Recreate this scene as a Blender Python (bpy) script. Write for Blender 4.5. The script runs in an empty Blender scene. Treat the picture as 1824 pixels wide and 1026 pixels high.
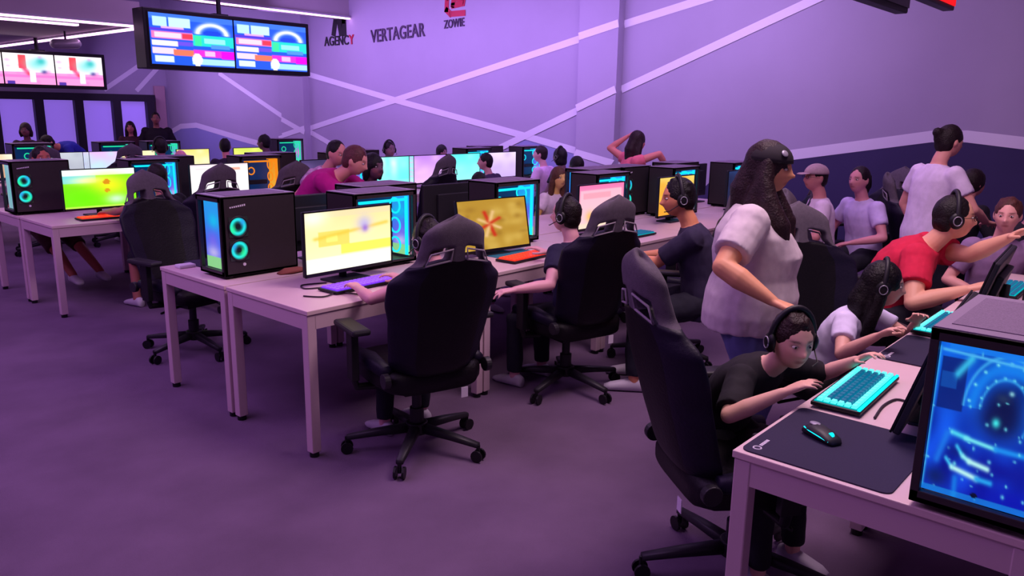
import bpy, bmesh, math, random
import numpy as np
from mathutils import Vector, Matrix, noise, Quaternion

# ------------------------------------------------------------------ camera, world, lights, exposure
SC = bpy.context.scene
COL = SC.collection
CAMZ = 1.66
F_PX, PITCH, AZ, ROLL = 1394.0, 12.7, 41.5, 0.88
cam_d = bpy.data.cameras.new('camera'); cam = bpy.data.objects.new('camera', cam_d); COL.objects.link(cam)
cam_d.sensor_width = 36.0; cam_d.lens = F_PX / 1824.0 * 36.0; cam_d.clip_start = 0.05; cam_d.clip_end = 100
_p, _a, _r = math.radians(PITCH), math.radians(AZ), math.radians(ROLL)
_F = Vector((math.cos(_a)*math.cos(_p), math.sin(_a)*math.cos(_p), -math.sin(_p)))
_R = Vector((math.sin(_a), -math.cos(_a), 0)); _U = _R.cross(_F)
_R2 = _R*math.cos(_r) + _U*math.sin(_r); _U2 = _U*math.cos(_r) - _R*math.sin(_r)
cam.matrix_world = Matrix(((_R2.x, _U2.x, -_F.x, 0), (_R2.y, _U2.y, -_F.y, 0), (_R2.z, _U2.z, -_F.z, CAMZ), (0, 0, 0, 1)))
SC.camera = cam
SC.view_settings.view_transform = 'Standard'; SC.view_settings.look = 'None'
SC.view_settings.gamma = 1.0; SC.view_settings.exposure = 0.0
SC.view_settings.use_curve_mapping = False
W = bpy.data.worlds.new('world'); SC.world = W; W.use_nodes = True
W.node_tree.nodes['Background'].inputs[0].default_value = (0.20, 0.10, 0.30, 1)
W.node_tree.nodes['Background'].inputs[1].default_value = 0.05

def area(name, loc, size, col, power, rot=(0, 0, 0), spread=180):
    d = bpy.data.lights.new(name, 'AREA'); d.shape = 'RECTANGLE'; d.size, d.size_y = size
    d.color = col; d.energy = power; d.spread = math.radians(spread)
    o = bpy.data.objects.new(name, d); COL.objects.link(o); o.location = loc; o.rotation_euler = rot
    return o
# unseen area lights added overhead, purple over the hall and whiter over the desks; wall washers by the logo wall
area('overhead_light', (-0.2, 5.8, 4.1), (2.5, 7.0), (0.72, 0.36, 1.0), 190)
area('overhead_light', (6.5, 3.2, 4.1), (2.0, 3.0), (0.78, 0.46, 1.0), 55)
area('overhead_light', (5.6, 9.0, 4.1), (2.0, 3.0), (0.66, 0.36, 1.0), 60)
area('overhead_light', (2.5, 15.0, 2.6), (4.0, 4.0), (1.0, 0.70, 0.90), 75)  # unseen light added to whiten and lift the dim back wall and raft
area('desk_fill_light', (3.4, 1.2, 4.1), (1.6, 1.6), (1.0, 0.70, 0.86), 120)  # unseen light added to brighten the desks and shirts
area('desk_fill_light', (1.5, 1.0, 4.1), (1.0, 1.0), (1.0, 0.72, 0.80), 16)
area('wall_washer', (7.4, 9.5, 2.9), (0.4, 7.0), (0.56, 0.33, 1.0), 125, (0, math.radians(-75), 0))
area('wall_washer', (7.6, 4.6, 3.2), (0.4, 2.0), (0.62, 0.40, 1.0), 30, (0, math.radians(-60), 0))
area('wall_washer', (7.4, 16.5, 2.6), (0.4, 4.0), (0.60, 0.36, 1.0), 62, (0, math.radians(-75), 0))

rnd = random.Random(7)
R = math.radians
def V(*a): return Vector(a)
WALL_X, BACK_Y = 9.2, 19.6

def pray(x, y): return (_F*F_PX + _R2*(x-912) + _U2*(513-y))
def onX(x, y, X): d = pray(x, y); return V(0, 0, CAMZ) + d*(X/d.x)
def onY(x, y, Y): d = pray(x, y); return V(0, 0, CAMZ) + d*(Y/d.y)

# ------------------------------------------------------------------ materials
def lin(c):
    return tuple(((v/255)/12.92 if v/255 <= 0.04045 else ((v/255+0.055)/1.055)**2.4) for v in c)
MATS = {}
def mat(name, rgb, rough=0.6, metal=0.0, spec=0.4, noise_amt=0.0, nscale=40, bump=0.0, bscale=200, emit=None, estr=0.0, alpha=1.0, trans=0.0):
    if name in MATS: return MATS[name]
    m = bpy.data.materials.new(name); m.use_nodes = True; nt = m.node_tree; b = nt.nodes['Principled BSDF']
    c = lin(rgb)
    b.inputs['Base Color'].default_value = (*c, 1); b.inputs['Roughness'].default_value = rough
    b.inputs['Metallic'].default_value = metal; b.inputs['Specular IOR Level'].default_value = spec
    if trans: b.inputs['Transmission Weight'].default_value = trans
    if alpha < 1: b.inputs['Alpha'].default_value = alpha
    if emit:
        b.inputs['Emission Color'].default_value = (*lin(emit), 1); b.inputs['Emission Strength'].default_value = estr
    if noise_amt or bump:
        tc = nt.nodes.new('ShaderNodeTexCoord')
    if noise_amt:
        n = nt.nodes.new('ShaderNodeTexNoise'); n.inputs['Scale'].default_value = nscale; n.inputs['Detail'].default_value = 6
        nt.links.new(tc.outputs['Object'], n.inputs['Vector'])
        mr = nt.nodes.new('ShaderNodeMapRange'); mr.inputs[1].default_value = 0.3; mr.inputs[2].default_value = 0.7
        mr.inputs[3].default_value = 1-noise_amt; mr.inputs[4].default_value = 1+noise_amt
        nt.links.new(n.outputs['Fac'], mr.inputs[0])
        vm = nt.nodes.new('ShaderNodeVectorMath'); vm.operation = 'SCALE'; vm.inputs[0].default_value = c
        nt.links.new(mr.outputs[0], vm.inputs['Scale']); nt.links.new(vm.outputs[0], b.inputs['Base Color'])
    if bump:
        n2 = nt.nodes.new('ShaderNodeTexNoise'); n2.inputs['Scale'].default_value = bscale; n2.inputs['Detail'].default_value = 4
        nt.links.new(tc.outputs['Object'], n2.inputs['Vector'])
        bp = nt.nodes.new('ShaderNodeBump'); bp.inputs['Strength'].default_value = bump; bp.inputs['Distance'].default_value = 0.01
        nt.links.new(n2.outputs['Fac'], bp.inputs['Height']); nt.links.new(bp.outputs[0], b.inputs['Normal'])
    MATS[name] = m; return m
def emat(name, rgb, s):
    if name in MATS: return MATS[name]
    m = bpy.data.materials.new(name); m.use_nodes = True; nt = m.node_tree
    nt.nodes.remove(nt.nodes['Principled BSDF']); e = nt.nodes.new('ShaderNodeEmission')
    e.inputs[0].default_value = (*lin(rgb), 1); e.inputs[1].default_value = s
    nt.links.new(e.outputs[0], nt.nodes['Material Output'].inputs[0]); MATS[name] = m; return m
def attr_mat(name, emission, s=1.0, rough=0.5, bump=0.0):
    if name in MATS: return MATS[name]
    m = bpy.data.materials.new(name); m.use_nodes = True; nt = m.node_tree; b = nt.nodes['Principled BSDF']
    a = nt.nodes.new('ShaderNodeAttribute'); a.attribute_name = 'Col'
    if emission:
        b.inputs['Base Color'].default_value = (0.01, 0.01, 0.012, 1); b.inputs['Roughness'].default_value = 0.25
        nt.links.new(a.outputs['Color'], b.inputs['Emission Color']); b.inputs['Emission Strength'].default_value = s
    else:
        nt.links.new(a.outputs['Color'], b.inputs['Base Color']); b.inputs['Roughness'].default_value = rough
        b.inputs['Subsurface Weight'].default_value = 0.0
    MATS[name] = m; return m

M_WALL = mat('lavender_wall_paint', (176, 164, 190), 0.85, noise_amt=0.03, nscale=1.5, bump=0.05, bscale=120)
M_LOW = mat('lit_navy_wall_paint', (150, 150, 200), 0.85, noise_amt=0.03, nscale=2)  # lighter copy of the navy lower paint, wall light put into its colour
M_NAVY = mat('navy_wall_paint', (58, 50, 92), 0.8, noise_amt=0.06, nscale=2)
M_STRIPE = mat('white_stripe_paint', (235, 228, 242), 0.5)
M_CEIL = mat('ceiling_paint', (170, 155, 165), 0.9, noise_amt=0.05, nscale=2)
M_FLOOR = mat('grey_violet_carpet', (112, 90, 118), 0.95, noise_amt=0.16, nscale=2.2, bump=0.5, bscale=350, spec=0.1)
M_DARK = mat('dark_frame_metal', (34, 24, 40), 0.5)
M_DESK = mat('pale_desk_laminate', (222, 192, 196), 0.45, noise_amt=0.02, nscale=8)
M_DMET = mat('white_desk_metal', (206, 176, 188), 0.4)
M_BLK = mat('black_plastic', (15, 13, 18), 0.45)
M_BLK2 = mat('charcoal_plastic', (34, 31, 38), 0.5)
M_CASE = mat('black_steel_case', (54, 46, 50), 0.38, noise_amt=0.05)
M_TOP = mat('case_top_sheen_grey', (150, 132, 156), 0.4)  # the case top is black; its glancing reflection is put into this grey
M_MESH = mat('case_top_dust_filter', (122, 102, 130), 0.6, noise_amt=0.25, nscale=300)  # filter tone made paler too, for light reflected off the case top
M_LEA = mat('black_faux_leather', (14, 9, 16), 0.5, spec=0.25, noise_amt=0.15, nscale=12, bump=0.15, bscale=90)
M_NAVYLEA = mat('midnight_faux_leather', (22, 15, 38), 0.5, spec=0.25, noise_amt=0.1, nscale=12, bump=0.15, bscale=90)
M_HEAD = mat('grey_headrest_fabric', (92, 82, 94), 0.85, noise_amt=0.12, nscale=60, bump=0.3, bscale=400)
M_TRIM = mat('pale_piping', (150, 138, 150), 0.6)
M_PAD = mat('purple_black_cloth_pad', (46, 38, 66), 0.9, bump=0.2, bscale=600)
M_WHITE = mat('white_print', (225, 215, 230), 0.6)
M_GLASS = mat('tinted_glass', (30, 40, 60), 0.06, spec=0.6, alpha=0.12)
M_KEYC = mat('cyan_lit_key', (20, 60, 80), 0.4, emit=(10, 140, 190), estr=0.45)
M_KEYC2 = mat('bright_cyan_lit_key', (90, 160, 160), 0.4, emit=(90, 245, 235), estr=1.0)
M_KEYG = emat('cyan_key_glow', (0, 210, 220), 0.9)
M_CY = emat('cyan_led', (20, 235, 255), 1.4)
M_GRN = emat('green_led', (40, 235, 170), 1.2)
M_RED = emat('red_led', (255, 60, 50), 1.2)
M_STRIP = emat('lilac_led_strip', (255, 190, 255), 4.0)
M_GREY = mat('silver_plastic', (165, 160, 175), 0.35, metal=0.3)
M_CABLE = mat('black_cable', (52, 34, 50), 0.6)
M_CLOTHBOX = mat('terracotta_cloth', (150, 84, 74), 0.9)

# ------------------------------------------------------------------ mesh helpers
def link(o, parent=None):
    COL.objects.link(o)
    if parent: o.parent = parent
    return o
def mesh_obj(name, bm, mats, parent=None, smooth=False, bevel=0.0, recalc=True):
    if recalc: bmesh.ops.recalc_face_normals(bm, faces=bm.faces)
    me = bpy.data.meshes.new(name); bm.to_mesh(me); bm.free()
    if not isinstance(mats, (list, tuple)): mats = [mats]
    for m in mats: me.materials.append(m)
    if smooth:
        for p in me.polygons: p.use_smooth = True
    o = bpy.data.objects.new(name, me); link(o, parent)
    if bevel:
        b = o.modifiers.new('b', 'BEVEL'); b.width = bevel; b.segments = 2; b.limit_method = 'ANGLE'
    return o
def box(bm, x0, x1, y0, y1, z0, z1, mi=0, M=None):
    vs = [bm.verts.new((M @ V(x, y, z)) if M else V(x, y, z)) for x in (x0, x1) for y in (y0, y1) for z in (z0, z1)]
    for q in ((0, 1, 3, 2), (4, 6, 7, 5), (0, 4, 5, 1), (2, 3, 7, 6), (0, 2, 6, 4), (1, 5, 7, 3)):
        f = bm.faces.new([vs[i] for i in q]); f.material_index = mi
def frame_of(d):
    d = d.normalized(); a = V(0, 0, 1) if abs(d.z) < 0.9 else V(1, 0, 0)
    x = a.cross(d).normalized(); return x, d.cross(x)
def tube(bm, pts, radii, seg=10, mi=0, caps='round', sq=None):
    """loft of circles along pts. sq=(sx,sy): elliptical with axes from sq frame"""
    pts = [Vector(p) for p in pts]
    if not isinstance(radii, (list, tuple)): radii = [radii]*len(pts)
    P, Rr = [], []
    if caps == 'round':
        d = (pts[0]-pts[1]).normalized()
        for t in (0.95, 0.7, 0.38): P.append(pts[0]+d*radii[0]*t); Rr.append(radii[0]*math.sqrt(1-t*t))
    P += pts; Rr += list(radii)
    if caps == 'round':
        d = (pts[-1]-pts[-2]).normalized()
        for t in (0.38, 0.7, 0.95): P.append(pts[-1]+d*radii[-1]*t); Rr.append(radii[-1]*math.sqrt(1-t*t))
    rings = []; x, y = frame_of(P[1]-P[0])
    for i, p in enumerate(P):
        dd = (P[min(i+1, len(P)-1)]-P[max(i-1, 0)]).normalized()
        x = (x - dd*x.dot(dd)).normalized(); y = dd.cross(x)
        rings.append([bm.verts.new(p + (x*math.cos(2*math.pi*k/seg) + y*math.sin(2*math.pi*k/seg))*Rr[i]) for k in range(seg)])
    for a, b in zip(rings, rings[1:]):
        for k in range(seg):
            f = bm.faces.new((a[k], a[(k+1) % seg], b[(k+1) % seg], b[k])); f.material_index = mi
    f = bm.faces.new(rings[0][::-1]); f.material_index = mi
    f = bm.faces.new(rings[-1]); f.material_index = mi
def loft(bm, rings, seg=24, mi=0):
    """rings: (center, xaxis, yaxis, hw, hd, power)"""
    out = []
    for c, x, y, hw, hd, pw in rings:
        r = []
        for k in range(seg):
            t = 2*math.pi*k/seg; cx, sy = math.cos(t), math.sin(t)
            r.append(bm.verts.new(c + x*hw*math.copysign(abs(cx)**(2/pw), cx) + y*hd*math.copysign(abs(sy)**(2/pw), sy)))
        out.append(r)
    for a, b in zip(out, out[1:]):
        for k in range(seg):
            f = bm.faces.new((a[k], a[(k+1) % seg], b[(k+1) % seg], b[k])); f.material_index = mi
    bm.faces.new(out[0][::-1]).material_index = mi; bm.faces.new(out[-1]).material_index = mi
def ell(bm, c, rad, M=None, seg=16, mi=0):
    n0 = len(bm.verts)
    mt = Matrix.Translation(Vector(c)) @ (M.to_4x4() if M else Matrix()) @ Matrix.Diagonal((*rad, 1))
    r = bmesh.ops.create_uvsphere(bm, u_segments=seg, v_segments=max(6, seg*2//3), radius=1, matrix=mt)
    if mi:
        for v in r['verts']:
            for f in v.link_faces: f.material_index = mi
def cyl(bm, c, r, h, axis='z', seg=20, mi=0, r2=None):
    rot = {'z': Matrix(), 'x': Matrix.Rotation(math.pi/2, 4, 'Y'), 'y': Matrix.Rotation(math.pi/2, 4, 'X')}[axis]
    q = bmesh.ops.create_cone(bm, cap_ends=True, segments=seg, radius1=r, radius2=r if r2 is None else r2, depth=h, matrix=Matrix.Translation(Vector(c)) @ rot)
    if mi:
        for v in q['verts']:
            for f in v.link_faces: f.material_index = mi
def torus(bm, c, R0, r, axis='y', seg=28, ms=8, mi=0):
    c = Vector(c); ax = {'x': (V(0, 1, 0), V(0, 0, 1), V(1, 0, 0)), 'y': (V(1, 0, 0), V(0, 0, 1), V(0, 1, 0)), 'z': (V(1, 0, 0), V(0, 1, 0), V(0, 0, 1))}[axis]
    rr = []
    for i in range(seg):
        t = 2*math.pi*i/seg; d = ax[0]*math.cos(t)+ax[1]*math.sin(t)
        rr.append([bm.verts.new(c + d*(R0+r*math.cos(2*math.pi*j/ms)) + ax[2]*r*math.sin(2*math.pi*j/ms)) for j in range(ms)])
    for i in range(seg):
        a, b = rr[i], rr[(i+1) % seg]
        for j in range(ms): bm.faces.new((a[j], a[(j+1) % ms], b[(j+1) % ms], b[j])).material_index = mi

USED = {}
def tag(o, label, cat, group=None, kind=None):
    if label:
        
        o['label'] = label
    if cat: o['category'] = cat
    if group: o['group'] = group
    if kind: o['kind'] = kind
    return o
def empty(name, loc=(0, 0, 0), yaw=0.0):
    o = bpy.data.objects.new(name, None); o.empty_display_size = 0.1; link(o); o.location = loc; o.rotation_euler = (0, 0, yaw); return o
def dup(root, loc, yaw, skip=()):
    kids = list(root.children)
    r = root.copy(); link(r); r.location = loc; r.rotation_euler = (0, 0, yaw)
    for ch in kids:
        if ch.name.split('.')[0] in skip: continue
        c = ch.copy(); link(c, r)
        for g in ch.children:
            d = g.copy(); link(d, c)
    return r
def struct(o): o['kind'] = 'structure'; return o

# ------------------------------------------------------------------ room shell
def sbox(name, x0, x1, y0, y1, z0, z1, m, bevel=0):
    bm = bmesh.new(); box(bm, x0, x1, y0, y1, z0, z1); return struct(mesh_obj(name, bm, m, bevel=bevel))
X0, Y0, H = -4.0, -3.0, 4.3
sbox('floor', X0, WALL_X, Y0, BACK_Y, -0.1, 0.0, M_FLOOR)
sbox('ceiling', X0, WALL_X, Y0, BACK_Y, H, H+0.1, M_CEIL)
sbox('wall_right', WALL_X, WALL_X+0.2, Y0, BACK_Y, 0, H, M_WALL)
sbox('wall_back', X0, WALL_X, BACK_Y, BACK_Y+0.2, 0, H, M_WALL)
sbox('wall_left', X0-0.2, X0, Y0, BACK_Y, 0, H, M_WALL)
sbox('wall_front', X0, WALL_X, Y0-0.2, Y0, 0, H, M_WALL)
PIL = [(13.55, 14.35), (6.2, 6.85)]
PD = 0.14
for i, (a, b) in enumerate(PIL): sbox('trim_%d' % (i+1), WALL_X-PD, WALL_X, a, b, 0, H, M_WALL)
TN = [3]
def trim_obj(bm, m):
    o = struct(mesh_obj('trim_%d' % TN[0], bm, m)); TN[0] += 1; return o
def stripe(pts, w=0.10, m=M_STRIPE, wall='X'):
    """painted stripe: polyline of (Y,z) on the logo wall, split where it crosses the pilasters"""
    bm = bmesh.new(); pts = [V(0, y, z) for y, z in pts]; ds = [(q-p).normalized() for p, q in zip(pts, pts[1:])]; ms = []
    for i in range(len(pts)):
        d0, d1 = ds[max(i-1, 0)], ds[min(i, len(ds)-1)]; n0, n1 = V(0, -d0.z, d0.y), V(0, -d1.z, d1.y); n = (n0+n1).normalized(); ms.append(n*(w/2/max(.35, n.dot(n0))))
    dx = -0.004-.0013*(TN[0] % 7)
    for i, (P, Q) in enumerate(zip(pts, pts[1:])):
        cuts = [0.0, 1.0]
        for lo, hi in PIL:
            for e in (lo, hi):
                if Q.y != P.y and 0 < (e-P.y)/(Q.y-P.y) < 1: cuts.append((e-P.y)/(Q.y-P.y))
        cuts.sort()
        for t0, t1 in zip(cuts, cuts[1:]):
            ym = P.y+(Q.y-P.y)*(t0+t1)/2; x = WALL_X-(PD if any(lo < ym < hi for lo, hi in PIL) else 0)+dx
            c = []
            for t, sg in ((t0, -1), (t1, -1), (t1, 1), (t0, 1)):
                c.append(P.lerp(Q, t)+ms[i].lerp(ms[i+1], t)*sg+V(x, 0, 0))
            bm.faces.new([bm.verts.new(v) for v in c])
    r = bmesh.ops.extrude_face_region(bm, geom=list(bm.faces))
    for v in [g for g in r['geom'] if isinstance(g, bmesh.types.BMVert)]: v.co.x += .001
    return trim_obj(bm, m)
def wp(x, y): p = onX(x, y, WALL_X); return (p.y, p.z)
stripe([wp(497, 247), wp(1110, 44), wp(1250, 0), wp(1300, -16)])
stripe([wp(390, 130), wp(500, 205), wp(600, 262), wp(630, 280)])
stripe([wp(535, 128), wp(710, 180), wp(935, 242), wp(1108, 292), wp(1128, 352)])
stripe([wp(890, 264), wp(1100, 163), wp(1450, 0), wp(1500, -24)])
stripe([wp(300, 238), wp(322, 225), wp(350, 223), wp(430, 247), wp(470, 258)], 0.12)
stripe([wp(1380, 280), wp(1410, 276), wp(1660, 243), wp(1722, 243), wp(1840, 257)], 0.12)
stripe([wp(1588, 408), wp(1680, 436)], 0.16)
stripe([wp(1580, 452), wp(1640, 452)], 0.12)
def wallpoly(pts, m, off=0.003):
    bm = bmesh.new(); off = .0008+.0004*(TN[0] % 4); vs = [bm.verts.new((WALL_X-off, y, z)) for y, z in pts]
    f = bm.faces.new(vs); r = bmesh.ops.extrude_face_region(bm, geom=[f])
    for v in [g for g in r['geom'] if isinstance(g, bmesh.types.BMVert)]: v.co.x = WALL_X
    return trim_obj(bm, m)
wallpoly([wp(1300, 290), wp(1410, 277), wp(1660, 245), wp(1722, 244), wp(1850, 260), (0.0, 1.3), (0.0, 0.0), (5.6, 0.0)], M_NAVY)
wallpoly([wp(935, 246), wp(1055, 278), (6.86, 0.2), wp(880, 290)], M_LOW)
wallpoly([wp(1108, 292), (6.19, 0.2), (5.0, 0.2), (5.3, 0.9)], M_LOW)
wallpoly([wp(322, 228), wp(350, 226), wp(430, 250), wp(500, 264), (14.4, 0.1), (19.4, 0.1), wp(300, 240)], M_LOW)
# back wall stripes
def bstripe(p, q, w=0.10):
    a, b = onY(*p, BACK_Y), onY(*q, BACK_Y); d = (b-a).normalized(); n = V(-d.z, 0, d.x)*w/2
    bm = bmesh.new(); c = [a-n, b-n, b+n, a+n]
    vs = [bm.verts.new(v-V(0, .006, 0)) for v in c]+[bm.verts.new(v) for v in c]
    for f in ((0, 1, 2, 3), (7, 6, 5, 4), (0, 4, 5, 1), (1, 5, 6, 2), (2, 6, 7, 3), (3, 7, 4, 0)): bm.faces.new([vs[i] for i in f])
    trim_obj(bm, M_STRIPE)
bstripe((185, 160), (255, 112)); bstripe((243, 162), (285, 116))
# glazed partition along the back wall: dark frame with violet-lit panes
M_PANE = mat('violet_lit_pane', (150, 120, 220), 0.3, emit=(150, 112, 235), estr=0.62)
zt = onY(150, 166, BACK_Y-0.3).z; zb = onY(150, 179, BACK_Y-0.3).z
posts = [onY(x, 200, BACK_Y-0.3).x for x in (-10, 70, 141, 208, 268)]
sbox('trim_%d' % TN[0], X0, posts[-1]+0.12, BACK_Y-0.36, BACK_Y-0.02, zb, zt, M_DARK); TN[0] += 1
for i, px in enumerate(posts):
    sbox('trim_%d' % TN[0], px-0.09, px+0.09, BACK_Y-0.36, BACK_Y-0.02, 0, zb, M_DARK); TN[0] += 1
for i, (a, b) in enumerate(zip([X0]+posts, posts)):
    sbox('window_%d' % (i+1), a+0.09, b-0.09, BACK_Y-0.22, BACK_Y-0.18, 0.05, zb, M_PANE)
bm = bmesh.new(); xa, xb = onY(279, 200, BACK_Y-0.1).x, onY(297, 200, BACK_Y-0.1).x
box(bm, xa, xb, BACK_Y-0.1, BACK_Y-0.01, 0, onY(285, 153, BACK_Y-0.1).z)
d1 = struct(mesh_obj('door_1', bm, mat('brown_door', (190, 150, 165), 0.6), bevel=0.01))
bm = bmesh.new(); tube(bm, [(xa+.1, BACK_Y-.13, 1.0), (xa+.22, BACK_Y-.13, 1.0)], .015); mesh_obj('door_handle', bm, M_GREY, d1)
# soffit beam crossing the hall and the dropped ceiling raft, both edged with LED strips
sbox('trim_%d' % TN[0], X0, WALL_X, 12.2, 12.6, 3.28, H, M_CEIL); TN[0] += 1
def thing_box(name, parts, label, cat, group=None):
    pass
def led(name, a, b, w, label, group=None):
    a, b = Vector(a), Vector(b); root = empty(name, (a+b)/2)
    d = (b-a).normalized(); L = (b-a).length/2; yaw = math.atan2(d.y, d.x); root.rotation_euler = (0, 0, yaw)
    bm = bmesh.new(); box(bm, -L, L, -w/2, w/2, 0, 0.03); mesh_obj('aluminium_profile', bm, M_GREY, root)
    bm = bmesh.new(); box(bm, -L+.01, L-.01, -w/2-.004, w/2+.004, -0.022, 0.0); mesh_obj('light_diffuser', bm, M_STRIP, root)
    return tag(root, label, 'led strip', group)
led('led_strip', (2.0, 12.16, 3.27), (WALL_X-.02, 12.16, 3.27), 0.06, 'long lilac LED strip on the beam edge above the hanging menu screens')
cz = 2.72
cc = V(4.86, 10.95, 0)
sbox('trim_%d' % TN[0], X0+.5, cc.x, cc.y, BACK_Y-.02, cz, cz+0.28, M_CEIL); TN[0] += 1
led('led_strip', (0.0, cc.y-.04, cz-.03), (cc.x, cc.y-.04, cz-.03), 0.07, 'lilac LED strip along the near edge of the dropped ceiling raft')
led('led_strip', (cc.x+.04, cc.y, cz-.03), (cc.x+.04, BACK_Y-.1, cz-.03), 0.07, 'lilac LED strip running back along the side edge of the ceiling raft')
led('led_strip', (0.5, 11.35, cz-.035), (4.22, 11.35, cz-.035), 0.09, 'short lilac LED strip under the ceiling raft at top left')
def duct():
    bm = bmesh.new(); a = onY(98, 78, 13.0); b = onY(136, 78, 13.0)
    tube(bm, [a, b], 0.07, 16); o = mesh_obj('air_duct', bm, M_GREY, smooth=True)
    bm = bmesh.new(); tube(bm, [(a+b)/2, (a+b)/2+V(0, 0, cz-((a+b)/2).z)], .015, 8); mesh_obj('hanger_rod', bm, M_DARK, o)
    tag(o, 'short grey duct hanging under the ceiling raft at top left', 'duct')
duct()

# ------------------------------------------------------------------ painted canvases for screens
class Canvas:
    def __init__(s, w, h, bg): s.w, s.h = w, h; s.a = np.zeros((h, w, 3)); s.a[:] = bg; s.yy, s.xx = np.mgrid[0:h, 0:w]; s.u = (s.xx+.5)/w; s.v = (s.yy+.5)/h
    def blend(s, m, c): s.a = s.a*(1-m[..., None]) + np.array(c, float)*m[..., None]; return s
    def rect(s, x0, y0, x1, y1, c, al=1.0): return s.blend(((s.u >= x0) & (s.u < x1) & (s.v >= y0) & (s.v < y1))*al, c)
    def blob(s, x, y, rx, ry, c, al=1.0): return s.blend(np.exp(-(((s.u-x)/rx)**2+((s.v-y)/ry)**2))*al, c)
    def disc(s, x, y, rx, ry, c, al=1.0): return s.blend(((((s.u-x)/rx)**2+((s.v-y)/ry)**2) < 1)*al, c)
    def ring(s, x, y, rx, ry, w, c, al=1.0, a0=-10, a1=10):
        d = np.sqrt(((s.u-x)/rx)**2+((s.v-y)/ry)**2); t = np.arctan2(s.v-y, s.u-x)
        return s.blend(np.exp(-((d-1)/w)**2)*((t > a0) & (t < a1))*al, c)
    def line(s, x0, y0, x1, y1, w, c, al=1.0):
        dx, dy = x1-x0, y1-y0; t = np.clip(((s.u-x0)*dx+(s.v-y0)*dy)/(dx*dx+dy*dy), 0, 1)
        return s.blend(np.exp(-(((s.u-x0-t*dx)**2+(s.v-y0-t*dy)**2)/w**2))*al, c)
    def grad(s, c0, c1):
        s.a = np.array(c0)*(1-s.v[..., None]) + np.array(c1)*s.v[..., None]; return s
    def speck(s, n, c, r, seed=1, al=.8):
        g = np.random.default_rng(seed)
        for _ in range(n): s.blob(g.random(), g.random(), r*(.5+g.random()), r*(.5+g.random()), c, al)
        return s
def canvas_mesh(name, cv, w, h, parent, loc=(0, 0, 0), axis='-y', strength=1.0, mname='screen_light'):
    """flat grid in the local XZ plane facing -y (or YZ facing -x) with vertex colours"""
    nx, ny = cv.w, cv.h
    vs, fs = [], []
    for j in range(ny+1):
        for i in range(nx+1):
            a, b = (i/nx-.5)*w, (.5-j/ny)*h
            vs.append((a+loc[0], loc[1], b+loc[2]) if axis == '-y' else (loc[0], -a+loc[1], b+loc[2]))
    for j in range(ny):
        for i in range(nx):
            p = j*(nx+1)+i; fs.append((p, p+nx+1, p+nx+2, p+1))
    me = bpy.data.meshes.new(name); me.from_pydata(vs, [], fs)
    at = me.color_attributes.new('Col', 'FLOAT_COLOR', 'POINT')
    A = np.clip(cv.a, 0, 300)/255.0; L = np.where(A <= 0.04045, A/12.92, ((A+0.055)/1.055)**2.4)
    P = np.pad(L, ((0, 1), (0, 1), (0, 0)), mode='edge'); col = np.ones(((ny+1)*(nx+1), 4)); col[:, :3] = P.reshape(-1, 3)
    at.data.foreach_set('color', col.ravel().astype(np.float32))
    me.materials.append(attr_mat('%s_%.2f' % (mname, strength), True, strength))
    o = bpy.data.objects.new(name, me); link(o, parent); return o

# ------------------------------------------------------------------ hanging displays
def menu_canvas():
    c = Canvas(88, 50, (30, 90, 235))
    c.rect(0, 0, 1, .12, (60, 120, 255)).rect(.05, .08, .2, .26, (190, 240, 255)).rect(.23, .08, .48, .26, (200, 245, 255)).rect(.14, .27, .4, .33, (225, 170, 255))
    c.rect(0, .3, .5, .34, (90, 50, 220)).rect(.02, .36, .5, .5, (250, 120, 190)).rect(.06, .38, .36, .48, (255, 215, 240)).rect(.38, .38, .5, .48, (240, 60, 80))
    c.rect(.02, .54, .32, .64, (255, 235, 250)).rect(.32, .54, .5, .62, (110, 80, 230)).rect(.02, .68, .3, .8, (255, 215, 245)).rect(.26, .7, .5, .82, (250, 120, 90))
    c.rect(.04, .85, .26, .97, (220, 245, 255)).rect(.5, .38, 1, .6, (30, 220, 210)).rect(.52, .4, .6, .6, (60, 245, 160)).rect(.64, .44, .9, .54, (150, 245, 240)).rect(.72, .56, .96, .64, (80, 150, 240))
    c.rect(.5, .68, 1, .82, (235, 50, 215)).rect(.64, .7, .76, .8, (255, 190, 245)).rect(.84, .68, 1, .84, (255, 0, 230))
    c.rect(.48, .86, 1, .98, (170, 225, 255)).disc(.54, .88, .06, .13, (255, 255, 255))
    c.ring(.74, .36, .18, .2, .22, (255, 255, 255), 1, -3.2, 0).disc(.74, .33, .11, .06, (20, 70, 225))
    return c
def promo_canvas():
    c = Canvas(60, 34, (255, 245, 250))
    c.rect(0, .62, 1, 1, (250, 150, 210)).rect(.3, .05, .45, .5, (235, 70, 80)).line(.35, .4, .5, .7, .05, (240, 60, 90)).blob(.65, .35, .2, .2, (150, 225, 225)).blob(.75, .25, .1, .12, (60, 190, 190))
    c.blob(.8, .6, .06, .06, (60, 70, 140)).rect(0, .7, 1, .8, (245, 90, 190), .5).rect(.5, .6, .62, .95, (255, 255, 255), .9).speck(12, (230, 120, 200), .05, 3, .5).rect(.05, .9, .2, 1, (80, 50, 160))
    return c
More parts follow.
